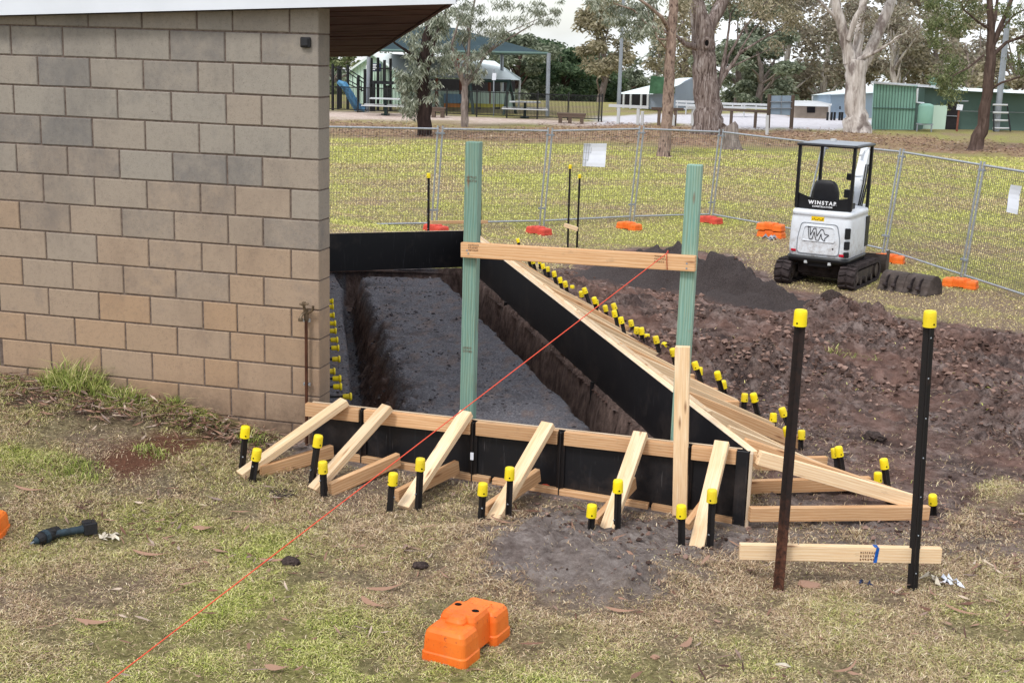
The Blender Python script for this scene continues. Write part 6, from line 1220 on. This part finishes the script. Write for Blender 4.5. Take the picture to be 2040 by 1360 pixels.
def tree(name, lb, base, trunks, barkm, leafm, nl, L_, W_, seed, limbs=(), cl_r=.7, twigs=3, extra=(), cat='tree', droop=.8, group=None, upper=10, flare=1.35, zmin=None):
    # trunks / limbs: lists of ((px, py, behind), radius) seen in the photo; above the picture the crown is grown freely
    rs = random.Random(seed); P = gp(*base); t = thing(name, lb, cat, tuple(P), 0, group); mb = MB(); tips = []
    for pts in list(trunks)+list(limbs):
        w_ = [on(p[0], p[1], P, p[2]) for p, r in pts]; r_ = [r for p, r in pts]
        if pts in trunks: w_ = [w_[0]-np.array([0, 0, .25])]+w_; r_ = [r_[0]*flare]+r_
        # smooth by subdividing
        W2, R2 = [], []
        for i in range(len(w_)-1):
            for k in range(4):
                f_ = k/4; q0, q1 = w_[i], w_[i+1]; W2.append(q0+(q1-q0)*f_+np.array([rs.gauss(0, 1), rs.gauss(0, 1), 0])*r_[i]*.07); R2.append((r_[i]+(r_[i+1]-r_[i])*f_)*(1+rs.uniform(-.06, .06)))
        W2.append(w_[-1]); R2.append(r_[-1]); mb.tube(W2, R2, 14, jit=.04)
        e, re = w_[-1], r_[-1]; d = w_[-1]-w_[-2]; d /= np.linalg.norm(d)
        tips.append((e, d, re))
    ends = []
    def grow(p, d, r, lv):
        if lv == 0 or r < .008: ends.append(p); return
        for _ in range(2 if lv > 1 else twigs):
            dd = d+np.array([rs.gauss(0, .5), rs.gauss(0, .5), rs.gauss(.05, .3)]); dd /= np.linalg.norm(dd); l = (.6+rs.random()*.7)*(1.0 if lv > 1 else .7)*max(.5, min(1.6, r*14))
            pts = wig(p, p+dd*l, 4, .06, rs); mb.tube(pts, np.linspace(r*.7, r*.42, 5), 7); 
            if lv <= 2: ends.append(pts[2])
            grow(pts[-1], dd, r*.5, lv-1)
    for e, d, re in tips: grow(e, d, min(re, .16)*.9, 3)
    mb.build('trunk', M[barkm], t, world=True)
    cs = ends+[on(a, b, P, rs.uniform(-.8, .8)) for a, b in extra]
    if nl: leafcloud(cs, [cl_r*(.6+.7*rs.random()) for _ in cs], nl, L_, W_, leafm, 'crown', t, droop)
    return t, P
def scatter(poly, n, seed):     # sample points inside an outline
    rs = random.Random(seed); xs, ys = [p[0] for p in poly], [p[1] for p in poly]; out = []
    while len(out) < n:
        a, b = rs.uniform(min(xs), max(xs)), rs.uniform(min(ys), max(ys))
        if polydist(np.array([[a, b]]), poly)[0] > 0: out.append((a, b))
    return out
# left pair of young gums with hanging foliage
tree('dark_bark_gum', 'dark rough barked gum tree with hanging grey green leaves, nearest the eave', (845, 270), [[((845, 268, 0), .27), ((846, 200, 0), .25), ((842, 130, 0), .23), ((852, 70, 0), .17), ((862, 20, .3), .13), ((868, -40, .5), .09)]], 'bark_dark', 'leaf_greygreen', 9500, .20, .042, 3,
     limbs=[[((846, 130, 0), .10), ((815, 105, -.4), .06), ((785, 85, -.6), .035)], [((850, 95, 0), .10), ((875, 60, .5), .07), ((890, 20, .8), .05)], [((845, 160, 0), .05), ((860, 120, -.5), .045), ((868, 70, -.5), .03)]], cl_r=.26, extra=scatter([(800, 60), (860, 30), (900, 60), (895, 130), (870, 190), (840, 215), (815, 190), (795, 150)], 60, 3)+scatter([(795, 140), (832, 150), (830, 215), (812, 235), (800, 210)], 34, 5), droop=1.2)
tree('slender_gum', 'slender pale forked gum tree right of the dark barked one', (925, 253), [[((925, 252, 0), .16), ((926, 200, 0), .14), ((926, 170, 0), .12)]], 'bark_grey', 'leaf_greygreen', 6500, .20, .040, 4,
     limbs=[[((926, 172, 0), .10), ((908, 130, -.3), .075), ((900, 90, -.3), .05), ((915, 40, 0), .035)], [((926, 172, 0), .10), ((945, 150, .3), .07), ((965, 110, .4), .05), ((1000, 85, .5), .035), ((1060, 50, .5), .025)], [((928, 165, 0), .07), ((932, 110, .2), .055), ((938, 40, .3), .05), ((950, -20, .4), .04)], [((965, 110, .4), .03), ((1010, 66, .3), .022), ((1090, 30, .2), .015)]], cl_r=.25, extra=scatter([(885, 10), (1010, 0), (1010, 60), (960, 130), (900, 150), (875, 100)], 72, 6)+scatter([(1000, 0), (1120, 0), (1110, 40), (1040, 60)], 18, 7)+scatter([(940, 120), (975, 130), (965, 165), (940, 160)], 12, 8), droop=1.2)
tree('mottled_gum', 'slender straight gum tree with a mottled pinkish trunk left of the thick one', (1324, 312), [[((1322, 311, 0), .24), ((1326, 270, 0), .19), ((1331, 180, 0), .175), ((1336, 90, 0), .165), ((1342, 0, 0), .15), ((1346, -60, .1), .11)]], 'bark_mottled', 'leaf_greygreen', 6500, .16, .04, 5,
     limbs=[[((1334, 62, 0), .07), ((1318, 35, -.4), .06), ((1296, 15, -.6), .05), ((1268, -5, -.8), .04)], [((1334, 68, 0), .045), ((1290, 50, -.5), .035), ((1262, 20, -.8), .025), ((1225, 8, -1), .018)], [((1333, 80, 0), .035), ((1310, 78, -.3), .03), ((1300, 50, -.4), .02)], [((1330, 100, 0), .03), ((1312, 80, -.6), .025)]], cl_r=.28, extra=scatter([(1190, 10), (1290, 5), (1310, 60), (1290, 95), (1240, 70), (1200, 50)], 42, 9), droop=1.1)
tree('thick_gum', 'massive thick gum trunk with shaggy brown bark and a dark hollow', (1410, 266), [[((1412, 265, 0), .68), ((1411, 215, 0), .56), ((1406, 150, 0), .49), ((1402, 90, 0), .48), ((1400, 60, 0), .46), ((1388, 10, 0), .30), ((1384, -40, 0), .26)]], 'bark_brown', 'leaf_olive', 9000, .18, .05, 6,
     limbs=[[((1402, 70, 0), .36), ((1425, 30, .2), .27), ((1445, -5, .4), .24), ((1470, -60, .6), .2)], [((1390, 95, -.2), .16), ((1365, 88, -.6), .10), ((1345, 70, -.9), .05)], [((1430, 170, .3), .13), ((1450, 140, .4), .09), ((1475, 105, .5), .06), ((1515, 80, .6), .04), ((1560, 55, .6), .03)], [((1435, 160, .3), .10), ((1450, 115, .6), .06), ((1480, 60, .8), .045), ((1520, 10, 1), .03)], [((1432, 175, .2), .10), ((1448, 90, .5), .06), ((1455, 30, .8), .04)], [((1470, 108, .5), .04), ((1500, 60, .7), .03), ((1540, 15, 1), .02)], [((1455, 135, .5), .04), ((1490, 118, .6), .025), ((1530, 100, .8), .016)]], cl_r=.5, extra=scatter([(1440, 0), (1560, 0), (1570, 60), (1500, 60)], 14, 10))
P = gp(1410, 266); hp = on(1408, 86, P, -.50); mb = MB(); mb.lathe([(.001, 0), (.09, .0), (.11, .03), (.16, .04), (.19, .02), (.20, 0)], 16, Matrix.Translation(V3(hp)) @ Vector(-HF).to_track_quat('Z', 'Y').to_matrix().to_4x4() @ Matrix.Diagonal((.8, 1.25, 1, 1)))
th_ = bpy.data.objects.get('thick_gum'); o = mb.build('hollow_rim', M['bark_brown'], th_, world=True); mb = MB(); mb.lathe([(.001, .025), (.08, .03), (.10, .03), (.105, .0)], 14, Matrix.Translation(V3(hp)) @ Vector(-HF).to_track_quat('Z', 'Y').to_matrix().to_4x4() @ Matrix.Diagonal((.75, 1.2, 1, 1))); mb.build('hollow', M['hole'], th_, world=True)
P = gp(1458, 298); mb = MB(); mb.tube([P+[0, 0, -.2], P+[0, 0, .08], P+[-.05, 0, .35], P+[-.12, .05, .80], P+[-.16, .05, .86]], [.50, .36, .29, .30, .24], 18, jit=.07); tag(mb.build('tree_stump', M['bark_grey'], loc=tuple(P)), 'short grey tree stump in front of the thick gum, behind the fence', 'stump')
tree('pale_gum', 'large smooth pale gum tree dividing into several upright limbs, above brown leaf litter', (1708, 264), [[((1708, 263, 0), .62), ((1703, 220, 0), .46), ((1705, 160, 0), .45), ((1706, 120, 0), .47)]], 'bark_pale', 'leaf_brown', 6000, .2, .05, 7,
     limbs=[[((1694, 125, 0), .30), ((1682, 70, -.1), .24), ((1668, 20, -.2), .20), ((1660, -30, -.3), .16)], [((1712, 140, .2), .30), ((1730, 110, .3), .27), ((1752, 60, .5), .25), ((1775, 5, .6), .22), ((1790, -50, .7), .18)], [((1704, 125, .2), .24), ((1712, 60, .4), .20), ((1720, 0, .6), .17), ((1726, -40, .7), .14)], [((1690, 80, -.3), .14), ((1703, 40, -.5), .13), ((1722, 5, -.6), .11), ((1740, -30, -.7), .1)], [((1672, 45, -.1), .10), ((1650, 20, -.4), .07), ((1625, -5, -.6), .06)]], cl_r=.5)
tree('dark_trunk_gum', 'gum tree with a dark leaning trunk and fresh green leaves near the right edge', (1945, 300), [[((1942, 299, 0), .30), ((1958, 250, 0), .22), ((1966, 190, 0), .20), ((1972, 130, 0), .20), ((1975, 80, 0), .15), ((1972, 20, 0), .12), ((1970, -40, 0), .09)]], 'bark_mid', 'leaf_green', 15000, .14, .04, 8,
     limbs=[[((1974, 100, 0), .12), ((1995, 50, .3), .09), ((2015, 0, .5), .07), ((2040, -60, .6), .05)], [((1978, 110, 0), .08), ((2005, 85, .2), .06), ((2060, 65, .4), .04)], [((1970, 180, 0), .05), ((1995, 165, -.3), .04), ((2045, 150, -.5), .03)], [((1974, 60, 0), .06), ((1950, 45, -.4), .04), ((1920, 20, -.6), .03)], [((1960, 110, 0), .04), ((1930, 135, -.5), .03), ((1900, 150, -.7), .02)], [((1986, 70, .2), .05), ((2020, 30, 0), .035), ((2060, 10, -.2), .025)], [((1978, 60, 0), .07), ((1985, 20, .3), .06), ((1990, -30, .4), .05)]], cl_r=.34, extra=scatter([(1840, 0), (1960, 0), (1940, 40), (1905, 90), (1925, 150), (1900, 200), (1865, 190), (1880, 120), (1850, 70)], 76, 11)+scatter([(2010, 100), (2060, 90), (2060, 170), (2025, 150)], 12, 12)+scatter([(1985, 0), (2060, 0), (2060, 60), (2000, 40)], 14, 13), droop=.9)
# background trees standing far behind; each its own crown and trunk
def far_tree(name, lb, px, py, dist, h, w_, leafm, barkm, nl, seed, low=.1, L_=.34, W_=.13, clumps=26, cr=.16, shape='dome', group='trees far behind the park', trunk=.28):
    rs = random.Random(seed); d = ray(px, py); d = d/np.linalg.norm(d[:2]); P = np.array([CAM[0]+d[0]*dist, CAM[1]+d[1]*dist, 0.]); P[2] = float(gbase(P[0], P[1]))-.05; t = thing(name, lb, 'tree', tuple(P), 0, group); mb = MB(); cs = []; rr = []
    top = P+np.array([rs.gauss(0, .3), rs.gauss(0, .3), h*.8]); pts = wig(P-[0, 0, .3], top, 7, .02, rs); mb.tube(pts, np.linspace(trunk, trunk*.25, 8), 10, jit=.05)
    for k in range(clumps):
        z = h*(low+(1-low)*rs.random()**.85); f_ = z/h; wd = w_*(math.sqrt(max(.05, 1-((f_-.45)/.6)**2)) if shape == 'dome' else max(.12, 1.05-f_)) 
        a = rs.uniform(0, 2*math.pi); r = wd*math.sqrt(rs.random()); c_ = P+np.array([math.cos(a)*r, math.sin(a)*r, z]); cs.append(c_); rr.append(h*cr*rs.uniform(.55, 1.2))
        if k % 3 == 0:
            s_ = pts[min(6, max(1, int(f_*7*.7)))]; mb.tube(wig(s_, c_, 4, .05, rs), np.linspace(trunk*.35, .03, 5), 6)
    mb.build('trunk', M[barkm], t, world=True); leafcloud(cs, rr, nl, L_, W_, leafm, 'crown', t, .5, .7); return t
FT_ = [('dense_pine', 'broad dark green conifer left of the canopy pole, behind the pavilion', 1025, 180, 100, 4.6, 3.6, 'leaf_dark', 'bark_mid', 14000, 21, .05, 'dome'), ('dense_pine', 'dark green conifer right of the canopy pole', 1110, 190, 104, 4.5, 3.4, 'leaf_pine', 'bark_mid', 14000, 22, .02, 'dome'), ('dense_pine', 'dark rounded conifer seen between the pavilion roof and the canopy pole', 1062, 190, 112, 5.0, 3.4, 'leaf_dark', 'bark_mid', 14000, 41, .02, 'dome'), ('dense_pine', 'dark conifer right behind the pale trunked far gum', 1215, 195, 112, 4.2, 3.0, 'leaf_dark', 'bark_mid', 10000, 42, .02, 'dome'), ('dense_pine', 'low dark conifer between the canopy pole and the pale trunked far gum', 1160, 200, 108, 4.0, 3.2, 'leaf_pine', 'bark_mid', 9000, 23, .02, 'dome'),
       ('far_gum', 'olive leaved far gum with a pale trunk left of the light pole', 1195, 190, 96, 7.0, 2.3, 'leaf_olive', 'bark_grey', 9000, 24, .30, 'dome'), ('far_gum', 'grey green far gum just right of the light pole, low against the white sky', 1250, 185, 130, 3.6, 1.6, 'leaf_dark', 'bark_grey', 7000, 25, .1, 'dome'), ('far_gum', 'thin grey far gum right of the gap of white sky', 1312, 190, 118, 6.0, 1.4, 'leaf_greygreen', 'bark_grey', 3000, 26, .2, 'dome'),
       ('far_gum', 'brownish far gum seen behind the thick gum trunk on its left', 1362, 190, 105, 9, 3, 'leaf_olive', 'bark_grey', 5500, 27, .2, 'dome'), ('far_gum', 'dark bushy far gum right of the thick gum trunk', 1470, 190, 92, 7, 3.6, 'leaf_dark', 'bark_grey', 13000, 28, .06, 'dome'), ('far_gum', 'brown leaved far gum above the sign board', 1560, 190, 96, 9, 4.2, 'leaf_brown', 'bark_pale', 9500, 29, .12, 'dome'), ('far_gum', 'low green far gum behind the white benches', 1510, 205, 88, 4.4, 2.6, 'leaf_dark', 'bark_grey', 9000, 30, .06, 'dome'),
       ('far_gum', 'tall brown leaved far gum left of the pale gum', 1640, 190, 98, 10, 4.4, 'leaf_brown', 'bark_pale', 10000, 31, .15, 'dome'), ('far_gum', 'brown leaved far gum behind the roof of the blue grey shed', 1700, 190, 104, 9, 4.2, 'leaf_olive', 'bark_grey', 8000, 32, .1, 'dome'), ('far_gum', 'dark far gum with grey limbs right of the pale gum, above the green shed', 1790, 180, 94, 9, 4.2, 'leaf_brown', 'bark_pale', 8500, 33, .2, 'dome'), ('far_gum', 'green far gum above the roof vent of the green hall', 1862, 180, 98, 9, 3.6, 'leaf_olive', 'bark_grey', 8500, 34, .15, 'dome'),
       ('far_gum', 'thin grey far gum left of the dark leaning trunk', 1925, 180, 112, 7, 2.6, 'leaf_brown', 'bark_grey', 5000, 35, .15, 'dome'), ('far_gum', 'thin far gum at the right edge above the green hall', 2030, 180, 108, 6.5, 2.8, 'leaf_olive', 'bark_grey', 5000, 36, .1, 'dome'), ('far_gum', 'pale green far gum seen under the eave at the left', 672, 150, 110, 4.6, 3.6, 'leaf_green', 'bark_grey', 9000, 37, .1, 'dome'), ('far_gum', 'dark far gum behind the pavilion roof', 850, 150, 120, 6.5, 4.0, 'leaf_dark', 'bark_grey', 6000, 38, .1, 'dome'), ('far_gum', 'hazy far gum behind the canopy', 930, 150, 125, 4.9, 4.2, 'leaf_dark', 'bark_grey', 8000, 39, .1, 'dome')]
for nm, lb, px, py, di, h, w_, lm, bk, nl, sd_, lo, shp in FT_: far_tree(nm, lb, px, py, di, h, w_, lm, bk, int(nl*(1.0 if 'pine' in nm else .66)), sd_, lo, shape=shp, clumps=40 if 'pine' in nm else 24, cr=.19 if 'pine' in nm else .14)
# far wood closing the view under the trees: reads as one mass
cs, rr = [], []
for k in range(170):
    px = random.uniform(560, 2250)
    if 1225 < px < 1315 and random.random() < .85: continue
    d = ray(px, 200); d = d/np.linalg.norm(d[:2]); dist = random.uniform(135, 165); hgt = random.uniform(.3, 3.4) if px < 1320 else random.uniform(.3, 6.5)
    cs.append((CAM[0]+d[0]*dist, CAM[1]+d[1]*dist, float(gbase(CAM[0]+d[0]*dist, CAM[1]+d[1]*dist))+hgt)); rr.append(random.uniform(1.0, 2.2))
tag(leafcloud(cs, rr, 60000, .5, .22, 'leaf_dark', 'distant_wood', None, .4, .6), kind='stuff')
